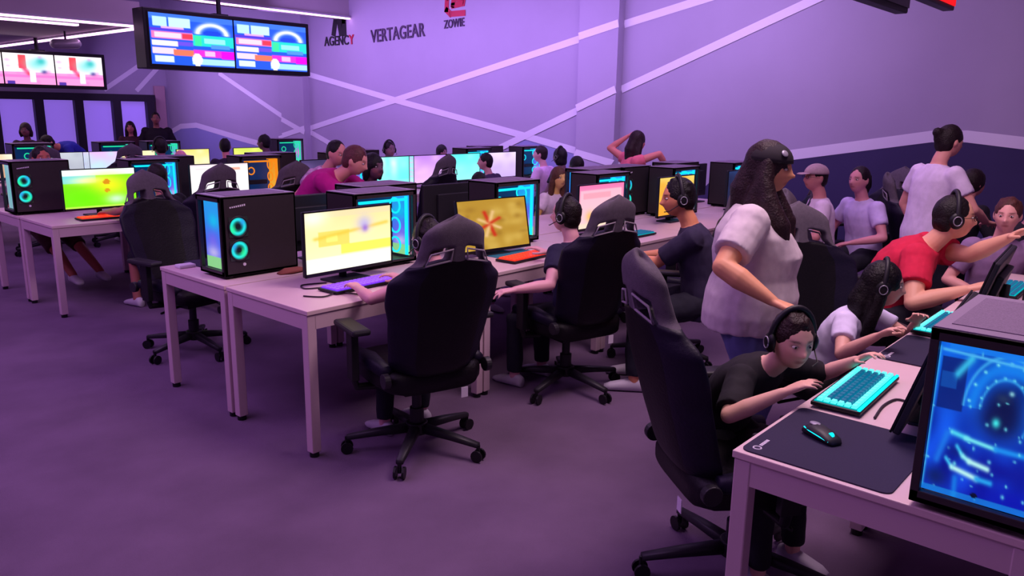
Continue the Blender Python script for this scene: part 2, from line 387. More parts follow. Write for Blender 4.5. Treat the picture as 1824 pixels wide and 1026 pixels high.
def hanging_display(name, xs, y, z0, z1, cvs, label, rod_to, group=None, s=1.0, depth=0.22, rod_x=None):
    x0, x1 = xs; root = empty(name, ((x0+x1)/2, y, z0)); w = x1-x0; h = z1-z0
    bm = bmesh.new(); box(bm, -w/2-.05, w/2+.05, 0.012, depth, -.05, h+.05); mesh_obj('housing', bm, M_BLK, root, bevel=.01)
    n = len(cvs)
    for i, cv in enumerate(cvs):
        ww = w/n
        bm = bmesh.new(); box(bm, -w/2+i*ww-.004, -w/2+(i+1)*ww+.004, 0.002, 0.014, -.012, h+.012); b = mesh_obj('screen_bezel', bm, M_BLK, root)
        canvas_mesh('screen', cv, ww-.02, h-.01, b, (-w/2+(i+.5)*ww, -0.001, h/2), '-y', s)
    for rx in (rod_x or [0]):
        bm = bmesh.new(); tube(bm, [(rx, depth/2, h), (rx, depth/2, rod_to-z0)], .03, 8, caps='flat'); box(bm, rx-.1, rx+.1, depth/2-.06, depth/2+.06, h+.03, h+.07); mesh_obj('ceiling_rod', bm, M_BLK, root)
    return tag(root, label, 'display screen', group)
YS = 9.9
pa, pb = onY(262, 22, YS), onY(545, 124, YS)
hanging_display('menu_display', (pa.x, onY(545, 48, YS).x), YS, onY(400, 121, YS).z, onY(400, 34, YS).z, [menu_canvas(), menu_canvas()],
                'hanging pair of bright blue and pink menu screens beside the wall logos', H, s=1.25, depth=0.3, rod_x=[onY(400, 20, YS).x-(pa.x+onY(545, 48, YS).x)/2])
YP = 14.6
pa, pb = onY(-100, 92, YP), onY(181, 100, YP)
hanging_display('promo_display', (pa.x, pb.x), YP, onY(100, 152, YP).z, onY(100, 98, YP).z, [promo_canvas()]*3,
                'hanging white and pink promotional screens above the dark framed windows', cz, s=1.3, rod_x=[onY(70, 92, YP).x-(pa.x+pb.x)/2])
def end_sign(name, px1, y, label, m, s=None):
    e = onY(*px1, y); x1 = e.x; x0 = x1-1.4; root = empty(name, ((x0+x1)/2, y, e.z)); w = 1.4
    bm = bmesh.new(); box(bm, -w/2, w/2, 0.01, .09, 0, .75); mesh_obj('housing', bm, M_BLK, root, bevel=.008)
    bm = bmesh.new(); box(bm, -w/2+.02, w/2-.015, 0.0, .012, .03, .73); mesh_obj('screen', bm, m, root)
    for rx in (-.4, .4):
        bm = bmesh.new(); tube(bm, [(rx, .05, .75), (rx, .05, H-e.z)], .02, 8, caps='flat'); mesh_obj('ceiling_rod', bm, M_BLK, root)
    tag(root, label, 'display screen')
end_sign('hanging_screen', (1620, 24), 1.6, 'switched-off black hanging screen cut by the top edge, beside the red one', mat('dead_screen', (16, 8, 16), 0.25))
end_sign('hanging_screen', (1702, 19), 1.62, 'glowing red hanging screen cut by the top edge of the photo', emat('red_screen', (255, 30, 40), 1.0))

# ------------------------------------------------------------------ wall logos
def text_thing(s, size, m, sx=1.0, name='sign_lettering'):
    cu = bpy.data.curves.new('t', 'FONT'); cu.body = s; cu.size = size; cu.extrude = 0.008; cu.align_x = 'LEFT'; cu.space_character = 1.05; cu.offset = size*.012
    o = bpy.data.objects.new('t', cu); COL.objects.link(o); dg = bpy.context.evaluated_depsgraph_get()
    me = bpy.data.meshes.new_from_object(o.evaluated_get(dg)); bpy.data.objects.remove(o)
    xs = [v.co.x for v in me.vertices]; w0, w1 = min(xs), max(xs)
    for v in me.vertices: v.co.x = (v.co.x-w0)*sx/(w1-w0)
    me.materials.clear(); me.materials.append(m); return me
def place_text(s, pL, pR, hgt, m, parent=None, name='lettering'):
    """text on the logo wall from pixel pL (bottom left) to pR (bottom right)"""
    a, b = onX(*pL, WALL_X-.012), onX(*pR, WALL_X-.012)
    me = text_thing(s, hgt/0.72, m, (b-a).length)
    o = bpy.data.objects.new(name, me); link(o)
    ex = (b-a).normalized(); ey = (V(0, 0, 1)-ex*ex.z).normalized(); ez = ex.cross(ey)
    o.matrix_world = Matrix(((ex.x, ey.x, ez.x, a.x), (ex.y, ey.y, ez.y, a.y), (ex.z, ey.z, ez.z, a.z), (0, 0, 0, 1)))
    return o
M_LOGO = mat('black_vinyl', (22, 12, 26), 0.5); M_LOGOR = mat('crimson_vinyl', (190, 30, 70), 0.45); M_LOGOV = mat('plum_vinyl', (62, 38, 74), 0.5)
def strokes_on_wall(lines, w, m, name):
    bm = bmesh.new()
    for pts in lines:
        P = [onX(*p, WALL_X-.012) for p in pts]
        for a, b in zip(P, P[1:]):
            d = (b-a).normalized(); n = V(0, -d.z, d.y)*w/2; e = d*w*.35
            c = [a-n-e, b-n+e, b+n+e, a+n-e]
            vs = [bm.verts.new(v) for v in c]+[bm.verts.new(v+V(.01, 0, 0)) for v in c]
            for f in ((0, 1, 2, 3), (7, 6, 5, 4), (0, 4, 5, 1), (1, 5, 6, 2), (2, 6, 7, 3), (3, 7, 4, 0)): bm.faces.new([vs[i] for i in f])
    return mesh_obj(name, bm, m)
o = empty('wall_logo', onX(605, 75, WALL_X-.012)); tag(o, 'small black arch emblem above AGENCY lettering on the wall, leftmost logo', 'wall logo')
def keep(ch, par): mw = ch.matrix_world.copy(); ch.parent = par; ch.matrix_basis = Matrix.Translation(-par.location) @ mw
bpy.context.view_layer.update()
e1 = strokes_on_wall([[(594, 60), (597, 36), (612, 36), (613, 60)], [(604, 42), (607, 60)]], .12, M_LOGO, 'arch_emblem'); keep(e1, o)
t1 = place_text('AGENC', (578, 82), (621, 79), .17, M_LOGO); bpy.context.view_layer.update(); keep(t1, o)
t2 = place_text('Y', (622, 79), (631, 78), .17, M_LOGOR); bpy.context.view_layer.update(); keep(t2, o)
o = empty('wall_logo', onX(710, 66, WALL_X-.012)); tag(o, 'dark VERTAGEAR lettering on the lavender wall, middle of the three logos', 'wall logo')
t1 = place_text('VERTAGEAR', (661, 76), (757, 64), .22, M_LOGOV); bpy.context.view_layer.update(); keep(t1, o)
o = empty('wall_logo', onX(808, 30, WALL_X-.012)); tag(o, 'crimson angular emblem above small ZOWIE lettering, rightmost wall logo', 'wall logo')
e1 = strokes_on_wall([[(826, 23), (802, 25), (795, 18), (796, -4), (800, -12), (822, -16)], [(826, -6), (824, 6), (806, 10)], [(806, 10), (808, -2), (826, -5)]], .09, M_LOGOR, 'angular_emblem'); keep(e1, o)
t1 = place_text('ZOWIE', (791, 51), (827, 46), .13, M_LOGOV); bpy.context.view_layer.update(); keep(t1, o)

# ------------------------------------------------------------------ desk
DH = 0.74
def make_desk(L):
    r = empty('desk')
    D = 0.74
    bm = bmesh.new(); box(bm, 0.003, L-.003, 0, D, DH-.022, DH); mesh_obj('tabletop', bm, M_DESK, r, bevel=.003)
    bm = bmesh.new()
    for (a, b, c, d) in ((.05, L-.05, .006, .026), (.05, L-.05, D-.026, D-.006), (.008, .028, .05, D-.05), (L-.028, L-.008, .05, D-.05)):
        box(bm, a, b, c, d, DH-.095, DH-.022)
    mesh_obj('apron', bm, M_DMET, r)
    for x in (.006, L-.056):
        for y in (.006, D-.056):
            bm = bmesh.new(); box(bm, x, x+.05, y, y+.05, .025, DH-.022); l = mesh_obj('leg', bm, M_DMET, r, bevel=.004)
            bm = bmesh.new(); cyl(bm, (x+.025, y+.025, .0125), .023, .025, 'z', 12); mesh_obj('foot', bm, M_BLK, l)
    return r

# ------------------------------------------------------------------ monitor (screen faces -y)
def make_monitor(cv=None, w=.60, h=.345, strength=1.0):
    r = empty('monitor'); zc = .055+h/2+.0
    bm = bmesh.new(); box(bm, -w/2, w/2, 0.0, .022, zc-h/2, zc+h/2); box(bm, -w*.3, w*.3, .022, .05, zc-h*.3, zc+h*.3)
    mesh_obj('display_housing', bm, M_BLK2, r, bevel=.006)
    bm = bmesh.new()
    for a, b, c, d in ((-w/2, w/2, zc+h/2-.008, zc+h/2), (-w/2, w/2, zc-h/2, zc-h/2+.018), (-w/2, -w/2+.008, zc-h/2, zc+h/2), (w/2-.008, w/2, zc-h/2, zc+h/2)):
        box(bm, a, b, -.006, 0, c, d)
    mesh_obj('bezel', bm, M_BLK, r)
    if cv is not None: canvas_mesh('screen', cv, w-.016, h-.026, r, (0, -.002, zc+.005), '-y', strength)
    else:
        bm = bmesh.new(); box(bm, -w/2+.008, w/2-.008, -.003, -.001, zc-h/2+.018, zc+h/2-.008); mesh_obj('screen', bm, mat('dark_blue_screen', (10, 12, 40), .2, emit=(20, 40, 110), estr=.5), r)
    bm = bmesh.new(); tube(bm, [(0, .07, .012), (0, .075, zc)], [.022, .018], 12, caps='flat'); mesh_obj('stand_neck', bm, M_BLK2, r, smooth=True)
    bm = bmesh.new()
    box(bm, -.12, .12, -.03, .12, 0, .012); mesh_obj('stand_base', bm, M_BLK2, r, bevel=.006)
    for s in (-1, 1): pass
    return r

# ------------------------------------------------------------------ PC tower: long axis x, glass side faces -y, lit front at +x, two ring fans on the +y side
PL, PW, PH = .46, .27, .45
def pc_art():
    """RGB-lit innards seen through the front glass of the nearest tower"""
    c = Canvas(80, 116, (18, 70, 190)); c.grad((14, 105, 235), (12, 40, 190))
    g = np.random.default_rng(4)
    n = sum(np.sin(c.u*g.uniform(4, 22)+c.v*g.uniform(-20, 20)+g.uniform(0, 6)) for _ in range(8))
    c.a += (n[..., None]*np.array([2, 8, 12]))
    c.rect(.05, .10, .27, .44, (9, 34, 120), .85).rect(.06, .2, .2, .3, (20, 90, 190), .7).line(.3, .09, .2, .2, .03, (60, 200, 245), .95)
    c.blob(.62, .36, .17, .17, (10, 20, 74), 1).blob(.60, .44, .16, .1, (12, 24, 80), 1)
    c.blob(.66, .76, .34, .085, (10, 26, 160), 1).blob(.8, .93, .3, .08, (8, 24, 185), 1).blob(.13, .9, .1, .07, (10, 34, 110), .95).blob(.3, .7, .1, .04, (8, 30, 130), .9)
    c.ring(.62, .40, .27, .29, .16, (20, 132, 246), .95, -3.3, .6).ring(.62, .40, .34, .36, .035, (70, 190, 255), .8, -3.3, .3).ring(.62, .40, .2, .22, .05, (60, 180, 255), .75, -3.3, .6)
    for k in range(9):
        t = -3.0+k*.36; c.blob(.62+.30*math.cos(t), .40+.32*math.sin(t), .014, .010, (130, 245, 255)); c.blob(.62+.21*math.cos(t+.2), .40+.23*math.sin(t+.2), .011, .008, (110, 235, 255))
    c.blob(.57, .46, .032, .03, (70, 245, 245)).blob(.6, .3, .06, .03, (40, 60, 100), .8).blob(.66, .26, .02, .015, (150, 220, 230))
    c.line(.22, .58, .36, .60, .02, (80, 220, 255)).line(.34, .60, .60, .625, .016, (120, 240, 255)).line(.6, .625, .98, .63, .02, (30, 150, 250))
    c.line(.28, .665, .34, .72, .016, (60, 190, 250)).line(.34, .72, .40, .745, .018, (150, 245, 255)).line(.40, .745, .56, .765, .02, (190, 255, 255))
    c.line(.20, .76, .26, .81, .016, (60, 190, 250)).line(.26, .81, .48, .845, .02, (195, 255, 255)).line(.48, .845, .6, .85, .02, (40, 170, 250))
    c.line(.18, .6, .12, .78, .03, (30, 130, 245), .8).line(.3, .88, .31, .99, .025, (20, 130, 240), .9)
    c.line(.02, .05, .02, .97, .012, (60, 180, 255)).line(.05, .06, .99, .10, .010, (80, 190, 255)).rect(.1, 0, 1, .05, (24, 130, 250), .9)
    c.speck(40, (120, 240, 255), .010, 9, .85).rect(.0, .965, 1, 1, (30, 150, 240), .7).disc(.48, .955, .03, .018, (6, 16, 50))
    return c
def strip_art(kind):
    c = Canvas(16, 50, (40, 150, 250))
    if kind == 'blue': c.grad((40, 170, 255), (90, 80, 255)).blob(.5, .3, .3, .12, (20, 200, 255)).blob(.4, .62, .3, .16, (120, 110, 250)).blob(.4, .78, .35, .1, (200, 190, 255)).rect(0, .84, 1, 1, (150, 225, 150))
    if kind == 'white': c.grad((150, 200, 210), (170, 180, 200)).speck(8, (120, 190, 200), .2, 2)
    if kind == 'orange': c.grad((255, 150, 20), (255, 190, 60))
    if kind == 'rainbow': c.grad((60, 240, 210), (160, 120, 255)).blob(.5, .5, .4, .15, (240, 120, 230)).blob(.5, .85, .4, .15, (80, 250, 200))
    return c
def make_pc(kind='blue', rings=True, glass='cyan', art=None):
    r = empty('computer_tower'); hx, hy = PL/2, PW/2; t = .012
    bm = bmesh.new()   # steel shell open at the glass side (-y) and the front (+x)
    box(bm, -hx, hx, hy-t, hy, .015, PH); box(bm, -hx, -hx+t, -hy, hy, .015, PH); box(bm, -hx, hx, -hy, hy, PH-t, PH); box(bm, -hx, hx, -hy, hy, .015, .03)
    for x in (-hx, hx-.022): box(bm, x, x+.022, -hy, -hy+.02, .015, PH)
    box(bm, hx-.022, hx, hy-.03, hy, .015, PH)
    box(bm, hx-.02, hx, -hy, hy, .015, .045); box(bm, hx-.02, hx, -hy, hy, PH-.03, PH); box(bm, -hx, hx, -hy, -hy+.02, .015, .04); box(bm, -hx, hx, -hy, -hy+.02, PH-.03, PH)
    mesh_obj('case_shell', bm, M_CASE, r, bevel=.002)
    bm = bmesh.new(); box(bm, -hx+.003, hx-.003, -hy+.003, hy-.003, PH, PH+.003); mesh_obj('top_sheen_sheet', bm, M_TOP, r)  # thin pale sheet added over the shell to carry the reflected light
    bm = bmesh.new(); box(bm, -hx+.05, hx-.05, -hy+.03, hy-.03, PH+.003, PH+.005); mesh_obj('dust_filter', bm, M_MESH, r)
    for x in (-hx+.05, hx-.05):
        for y in (-hy+.035, hy-.035):
            bm = bmesh.new(); cyl(bm, (x, y, .0075), .018, .015, 'z', 12); mesh_obj('foot', bm, M_BLK, r)
    if art is not None:
        canvas_mesh('lit_interior', art, PW-.03, PH-.075, r, (-(hx-.03), 0, PH/2+.005), '-x', 1.15).rotation_euler = (0, 0, math.pi)
    else:
        canvas_mesh('lit_interior', strip_art(kind), PW-.06, PH-.08, r, (-(hx-.03), 0, PH/2+.005), '-x', 1.1).rotation_euler = (0, 0, math.pi)
    bm = bmesh.new(); box(bm, hx-.012, hx-.008, -hy+.02, hy-.03, .045, PH-.03); mesh_obj('front_glass', bm, M_GLASS, r)
    if glass:
        gm = {'cyan': M_CY, 'orange': emat('orange_led', (255, 140, 20), 1.3), 'green': M_GRN, 'blue': emat('blue_led', (20, 110, 255), 3.0)}[glass]
        bm = bmesh.new(); box(bm, -hx+.03, hx-.05, .03, .034, .05, PH-.05); mb = mesh_obj('motherboard', bm, mat('deep_blue_board', (14, 24, 60), .5, emit=(0, 60, 130), estr=.5), r)
        bm = bmesh.new(); box(bm, -hx+.06, hx-.12, -.04, .02, .16, .2); mesh_obj('graphics_card', bm, M_BLK2, r)
        bm = bmesh.new(); box(bm, hx-.05, hx-.04, -hy+.03, -hy+.05, .05, PH-.04); box(bm, -hx+.06, hx-.05, -hy+.03, -hy+.045, PH-.065, PH-.05); mesh_obj('led_strip', bm, gm, r)
        for k in range(3):
            bm = bmesh.new(); torus(bm, (hx-.07, -.02, .11+k*.12), .045, .006, 'x'); mesh_obj('ring_fan', bm, gm, r, smooth=True)
        bm = bmesh.new(); torus(bm, (-.03, .02, .29), .035, .006, 'y'); mesh_obj('cooler_ring', bm, gm, r, smooth=True)
    bm = bmesh.new(); box(bm, -hx+.022, hx-.022, -hy+.002, -hy+.006, .04, PH-.03); mesh_obj('side_glass', bm, M_GLASS, r)
    if rings:
        for k, z in enumerate((.285, .155)):
            c = Canvas(24, 24, (14, 30, 30)); c.ring(.5, .5, .34, .34, .34, (30, 235, 235)).blob(.2+.5*k, .65, .2, .25, (40, 245, 150), .8).blob(.75-.5*k, .3, .15, .2, (40, 150, 235), .8); c.disc(.5, .5, .14, .14, (10, 20, 30))
            d = np.sqrt((c.u-.5)**2+(c.v-.5)**2); c.a[d > .47] = (30, 27, 30)
            bm = bmesh.new(); torus(bm, (hx-.095-.0, hy+.003, z), .056, .006, 'y', 28, 8); rr = mesh_obj('ring_fan', bm, M_BLK2, r, smooth=True)
            f = canvas_mesh('fan_light', c, .112, .112, rr, (-(hx-.095), -(hy+.004), z), '-y', 1.1); f.rotation_euler = (0, 0, math.pi)
        bm = bmesh.new(); cyl(bm, (hx-.12, hy+.002, .075), .009, .004, 'y', 14); mesh_obj('power_button', bm, M_WHITE, r)
        bm = bmesh.new()
        for k in range(8): box(bm, hx-.06-k*.012, hx-.052-k*.012, hy, hy+.0015, .388+.0012*k, .396+.0016*k)
        mesh_obj('maker_badge', bm, M_WHITE, r)
    return r

# ------------------------------------------------------------------ keyboard, mouse, pad
def make_keyboard(detail, glow=(0, 210, 220), name='keyboard', km=None, km2=None, w=.46, d=.155):
    r = empty(name)
    bm = bmesh.new(); box(bm, -w/2, w/2, -d/2, d/2, 0.004, .018); mesh_obj('base_plate', bm, M_BLK, r, bevel=.004)
    bm = bmesh.new(); box(bm, -w/2+.01, w/2-.01, -d/2+.008, d/2-.012, .018, .020); mesh_obj('key_backlight', bm, emat('glow_%d_%d_%d' % glow, glow, .8), r)
    km = km or M_KEYC; km2 = km2 or M_KEYC2
    cols = 15; px = (w-.024)/cols; py = (d-.026)/6
    def keybm(ww):
        bm = bmesh.new(); a = ww/2-.0022; b = py/2-.0022
        lo = [bm.verts.new(v) for v in ((-a, -b, 0), (a, -b, 0), (a, b, 0), (-a, b, 0))]; k = .0022
        hi = [bm.verts.new(v) for v in ((-a+k, -b+k, .010), (a-k, -b+k, .010), (a-k, b-k, .010), (-a+k, b-k, .010))]
        bm.faces.new(lo[::-1]); bm.faces.new(hi)
        for i in range(4): bm.faces.new((lo[i], lo[(i+1) % 4], hi[(i+1) % 4], hi[i]))
        return bm
    if detail:
        base = None; space = None
        for row in range(6):
            for cI in range(cols):
                if row == 0 and 4 <= cI <= 8:
                    if cI != 6: continue
                    o = mesh_obj('key', keybm(px*5), [km2], r); o.location = (-w/2+.012+px*(cI+.5), -d/2+.012+py*(row+.5), .0195); continue
                m2 = (row == 5) or (cI in (0, 14)) or (row == 0)
                if m2:
                    if space is None: space = mesh_obj('key', keybm(px), [km2], r); o = space
                    else: o = space.copy(); link(o, r)
                else:
                    if base is None: base = mesh_obj('key', keybm(px), [km], r); o = base
                    else: o = base.copy(); link(o, r)
                o.location = (-w/2+.012+px*(cI+.5), -d/2+.012+py*(row+.5), .0195)
        bm = bmesh.new(); box(bm, -w/2+.004, w/2-.004, d/2-.0105, d/2-.002, .018, .024); mesh_obj('light_bar', bm, M_CY, r)
    else:
        bm = bmesh.new()
        for row in range(5):
            for cI in range(cols): x = -w/2+.012+px*(cI+.5); y = -d/2+.012+py*1.2*(row+.5); box(bm, x-px*.38, x+px*.38, y-py*.42, y+py*.42, .019, .028)
        mesh_obj('keycaps', bm, km, r)
    return r
def make_mouse():
    r = empty('mouse')
    bm = bmesh.new(); loft(bm, [(V(0, -.058, .006), V(1, 0, 0), V(0, 0, 1), .012, .004, 2), (V(0, -.05, .012), V(1, 0, 0), V(0, 0, 1), .026, .012, 2.4), (V(0, -.02, .018), V(1, 0, 0), V(0, 0, 1), .031, .018, 2.6), (V(0, .02, .016), V(1, 0, 0), V(0, 0, 1), .029, .016, 2.6), (V(0, .05, .010), V(1, 0, 0), V(0, 0, 1), .027, .010, 2.6), (V(0, .062, .006), V(1, 0, 0), V(0, 0, 1), .018, .005, 2)], 20)
    mesh_obj('body_shell', bm, M_BLK2, r, smooth=True)
    bm = bmesh.new(); cyl(bm, (0, .038, .024), .008, .008, 'x', 14); mesh_obj('scroll_wheel', bm, M_CY, r)
    bm = bmesh.new(); tube(bm, [(.022, -.045, .022), (.029, -.02, .021), (.0275, .02, .017), (.024, .05, .012)], .0022, 6); mesh_obj('light_edge', bm, M_CY, r)
    bm = bmesh.new(); ell(bm, (-.006, -.03, .033), (.014, .02, .0035), None, 12); mesh_obj('palm_badge', bm, M_GREY, r, smooth=True)
    return r
def make_pad(w=.44, d=.40, logo=True):
    r = empty('mousepad'); bm = bmesh.new()
    pts = []; rr = .025
    for cx, cy, a0 in ((w/2-rr, d/2-rr, 0), (-w/2+rr, d/2-rr, 90), (-w/2+rr, -d/2+rr, 180), (w/2-rr, -d/2+rr, 270)):
        for k in range(6): a = R(a0+k*18); pts.append((cx+rr*math.cos(a), cy+rr*math.sin(a)))
    f = bm.faces.new([bm.verts.new((x, y, 0)) for x, y in pts]); q = bmesh.ops.extrude_face_region(bm, geom=[f])
    for v in [g for g in q['geom'] if isinstance(g, bmesh.types.BMVert)]: v.co.z = .004
    mesh_obj('cloth_surface', bm, M_PAD, r)
    if logo:
        bm = bmesh.new(); torus(bm, (0, 0, .0045), .011, .0022, 'z', 18, 6)
        for k in range(6): box(bm, .022+k*.009, .028+k*.009, -.005, .005, .004, .0052)
        lg = mesh_obj('printed_logo', bm, M_WHITE, r); lg.location = (w/2-.035, -(d/2-.035), 0); lg.rotation_euler = (0, 0, R(180))
    return r
def make_cable(pts, r=.004):
    bm = bmesh.new()
    P = [Vector(p) for p in pts]; Q = []
    for i in range(len(P)-1):
        p0, p1, p2, p3 = P[max(i-1, 0)], P[i], P[i+1], P[min(i+2, len(P)-1)]
        for k in range(8):
            t = k/8; Q.append(.5*((2*p1)+(-p0+p2)*t+(2*p0-5*p1+4*p2-p3)*t*t+(-p0+3*p1-3*p2+p3)*t**3))
    Q.append(P[-1]); tube(bm, Q, r, 8); return mesh_obj('cable', bm, M_CABLE, smooth=True)

# ------------------------------------------------------------------ gaming chair (faces +y, origin at floor centre)
def lerpk(keys, t):
    for (a, x), (b, y) in zip(keys, keys[1:]):
        if t <= b: u = (t-a)/(b-a) if b > a else 0; u = u*u*(3-2*u); return x+(y-x)*u
    return keys[-1][1]
def make_chair(arms=True, light=False):
    r = empty('gaming_chair')
    Wk0 = [(0, .19), (.12, .235), (.35, .255), (.50, .28), (.60, .278), (.70, .215), (.77, .165), (.86, .15), (1, .146)]
    class _W:
        def __call__(s, v): w = lerpk(Wk0, v); return w*(math.sqrt(max(0, 1-((v-.86)/.14)**2))*.92+.08) if v > .86 else w
    WK = _W(); VH = .765
    def slant(u, v): return -.055*(abs(u)-.52)*math.exp(-((v-VH)/.07)**2)*min(1, abs(u)*3)
    z0, z1 = .46, 1.235
    nu, nv = 25, 52
    def holes(u, v):
        return .2 < abs(u) < .80 and abs(v-VH) < .034
    bm = bmesh.new(); G = {}
    for j in range(nv+1):
        v = j/nv
        for i in range(nu+1):
            u = -1+2*i/nu; w = WK(v); x = u*w
            wing = .075*abs(u)**3*lerpk([(0, .9), (.5, 1.0), (.62, .9), (.72, .5), (.85, .35), (1, 0)], v)
            z = z0+(z1-z0)*v + slant(u, v) - .03*u*u*max(0, (v-.86)/.14)
            y = -.235-.20*(z-z0)/(z1-z0) + wing - .02*math.sin(v*math.pi)
            th = .044*(1-.75*abs(u)**5)*(1-.8*max(0, (v-.8)/.2)**4)*(1-.6*max(0, (.1-v)/.1)**3)
            for q in (-1, 1): G[i, j, q] = bm.verts.new((x, y+q*th, z))
    kept = {(i, j) for i in range(nu) for j in range(nv) if not holes(-1+2*(i+.5)/nu, (j+.5)/nv)}
    for (i, j) in kept:
        vc = (j+.5)/nv; mi = 1 if vc > .735 else (0 if abs(-1+2*(i+.5)/nu) < .6 else 2)
        bm.faces.new((G[i, j, -1], G[i+1, j, -1], G[i+1, j+1, -1], G[i, j+1, -1])).material_index = mi
        bm.faces.new((G[i, j, 1], G[i, j+1, 1], G[i+1, j+1, 1], G[i+1, j, 1])).material_index = mi
        for (di, dj, p, q) in ((-1, 0, (i, j), (i, j+1)), (1, 0, (i+1, j+1), (i+1, j)), (0, -1, (i+1, j), (i, j)), (0, 1, (i, j+1), (i+1, j+1))):
            if (i+di, j+dj) not in kept: bm.faces.new((G[p+(-1,)], G[q+(-1,)], G[q+(1,)], G[p+(1,)])).material_index = mi
    for v in list(bm.verts):
        if not v.link_faces: bm.verts.remove(v)
    bk = mesh_obj('backrest', bm, [M_LEA, M_HEAD, M_NAVYLEA], r, smooth=True)
    ss = bk.modifiers.new('ss', 'SUBSURF'); ss.levels = 1; ss.render_levels = 1
    for s_ in (-1, 1):
        bm = bmesh.new(); pts = []
        for du, dv in ((-.29, -.036), (.29, -.036), (.29, .036), (-.29, .036), (-.29, -.036)):
            vv = VH+dv*.9; uu = s_*(.5+du); w = WK(vv); z = z0+(z1-z0)*vv+slant(uu, vv)
            y = -.235-.20*(z-z0)/(z1-z0)+.075*abs(uu)**3*.45-.02*math.sin(vv*math.pi)-.046
            pts.append(V(uu*w, y, z))
        tube(bm, pts, .0045, 8); mesh_obj('opening_trim', bm, M_TRIM, r, smooth=True)
    # seat
    bm = bmesh.new(); X, Y_, Z = V(1, 0, 0), V(0, 1, 0), V(0, 0, 1)
    loft(bm, [(V(0, -.25, .43), X, Z, .20, .05, 4), (V(0, -.2, .44), X, Z, .245, .065, 4), (V(0, 0, .44), X, Z, .265, .068, 4), (V(0, .18, .445), X, Z, .262, .065, 4), (V(0, .255, .435), X, Z, .24, .045, 4)], 28)
    mesh_obj('seat', bm, M_LEA, r, smooth=True)
    for s_ in (-1, 1):
        bm = bmesh.new(); loft(bm, [(V(s_*.235, -.2, .49), X, Z, .03, .03, 2.5), (V(s_*.24, 0, .505), X, Z, .04, .04, 2.5), (V(s_*.238, .2, .49), X, Z, .03, .028, 2.5)], 14)
        mesh_obj('seat_bolster', bm, M_NAVYLEA, r, smooth=True)
        bm = bmesh.new(); cyl(bm, (s_*.262, -.235, .47), .035, .03, 'x', 18); mesh_obj('recliner_cap', bm, M_BLK2, r, bevel=.004)
        if arms:
            bm = bmesh.new(); tube(bm, [(s_*.2, 0, .37), (s_*.31, 0, .38), (s_*.325, 0, .44)], .02, 8, caps='flat'); box(bm, s_*.325-.018, s_*.325+.018, -.035, .035, .42, .66)
            a = mesh_obj('armrest', bm, M_BLK, r, bevel=.004)
            bm = bmesh.new(); box(bm, s_*.325-.045, s_*.325+.045, -.13, .13, .66, .69); mesh_obj('arm_pad', bm, M_BLK2, a, bevel=.012)
    bm = bmesh.new(); box(bm, -.12, .12, -.13, .12, .335, .375); tube(bm, [(.1, .03, .345), (.27, .05, .33)], .008, 8); mesh_obj('tilt_mechanism', bm, M_BLK, r)
    bm = bmesh.new(); box(bm, .10, .135, -.28, -.277, .34, .39); mesh_obj('care_tag', bm, M_WHITE, r)
    bm = bmesh.new(); cyl(bm, (0, 0, .15), .035, .14); cyl(bm, (0, 0, .27), .024, .14); mesh_obj('gas_lift', bm, M_BLK2, r, smooth=False)
    bm = bmesh.new(); cyl(bm, (0, 0, .115), .055, .06, 'z', 20); hub = mesh_obj('base_hub', bm, M_BLK, r, bevel=.006)
    for k in range(5):
        a = R(90+36+72*k); d = V(math.cos(a), math.sin(a), 0); n = V(-d.y, d.x, 0)
        bm = bmesh.new(); loft(bm, [(d*.03+V(0, 0, .115), n, V(0, 0, 1), .028, .024, 3.5), (d*.2+V(0, 0, .10), n, V(0, 0, 1), .024, .018, 3.5), (d*.345+V(0, 0, .082), n, V(0, 0, 1), .018, .013, 3.5)], 12)
        lg = mesh_obj('base_leg', bm, M_BLK2, r, smooth=True)
        bm = bmesh.new(); c = d*.345
        for q in (-1, 1): p = c+n*.016*q; tube(bm, [p+n*.009*q+V(0, 0, .03), p-n*.009*q*0.2+V(0, 0, .03)], .03, 14, caps='flat')
        tube(bm, [c+V(0, 0, .03), c+V(0, 0, .085)], .01, 8, caps='flat'); mesh_obj('caster', bm, M_BLK, lg)
    return r

# ------------------------------------------------------------------ people
def remesh(bm, voxel, smooth_it=3, disp=0.0, dscale=18.0, seed=0):
    me = bpy.data.meshes.new('t'); bm.to_mesh(me); bm.free()
    o = bpy.data.objects.new('t', me); COL.objects.link(o)
    m = o.modifiers.new('r', 'REMESH'); m.mode = 'VOXEL'; m.voxel_size = voxel; m.use_smooth_shade = True
    if smooth_it: s = o.modifiers.new('s', 'SMOOTH'); s.factor = .5; s.iterations = smooth_it
    dg = bpy.context.evaluated_depsgraph_get(); out = bpy.data.meshes.new_from_object(o.evaluated_get(dg))
    bpy.data.objects.remove(o); bpy.data.meshes.remove(me)
    if disp:
        nn = [v.normal.copy() for v in out.vertices]
        for v, n in zip(out.vertices, nn):
            p = v.co; k = noise.noise(V(p.x*dscale+seed, p.y*dscale, p.z*dscale*.45)) + .5*noise.noise(V(p.x*dscale*2.3, p.y*dscale*2.3+seed, p.z*dscale*1.2))
            v.co = p + n*disp*k
    for p in out.polygons: p.use_smooth = True
    return out
def two_bone(a, t, l1, l2, pole):
    d = t-a; L = max(min(d.length, (l1+l2)*.998), abs(l1-l2)*1.05+1e-3); dn = d.normalized(); t2 = a+dn*L
    x = (l1*l1-l2*l2+L*L)/(2*L); h = math.sqrt(max(l1*l1-x*x, 0)); pn = pole-dn*pole.dot(dn)
    if pn.length < 1e-4: pn = V(0, 0, 1)
    return a+dn*x+pn.normalized()*h, t2
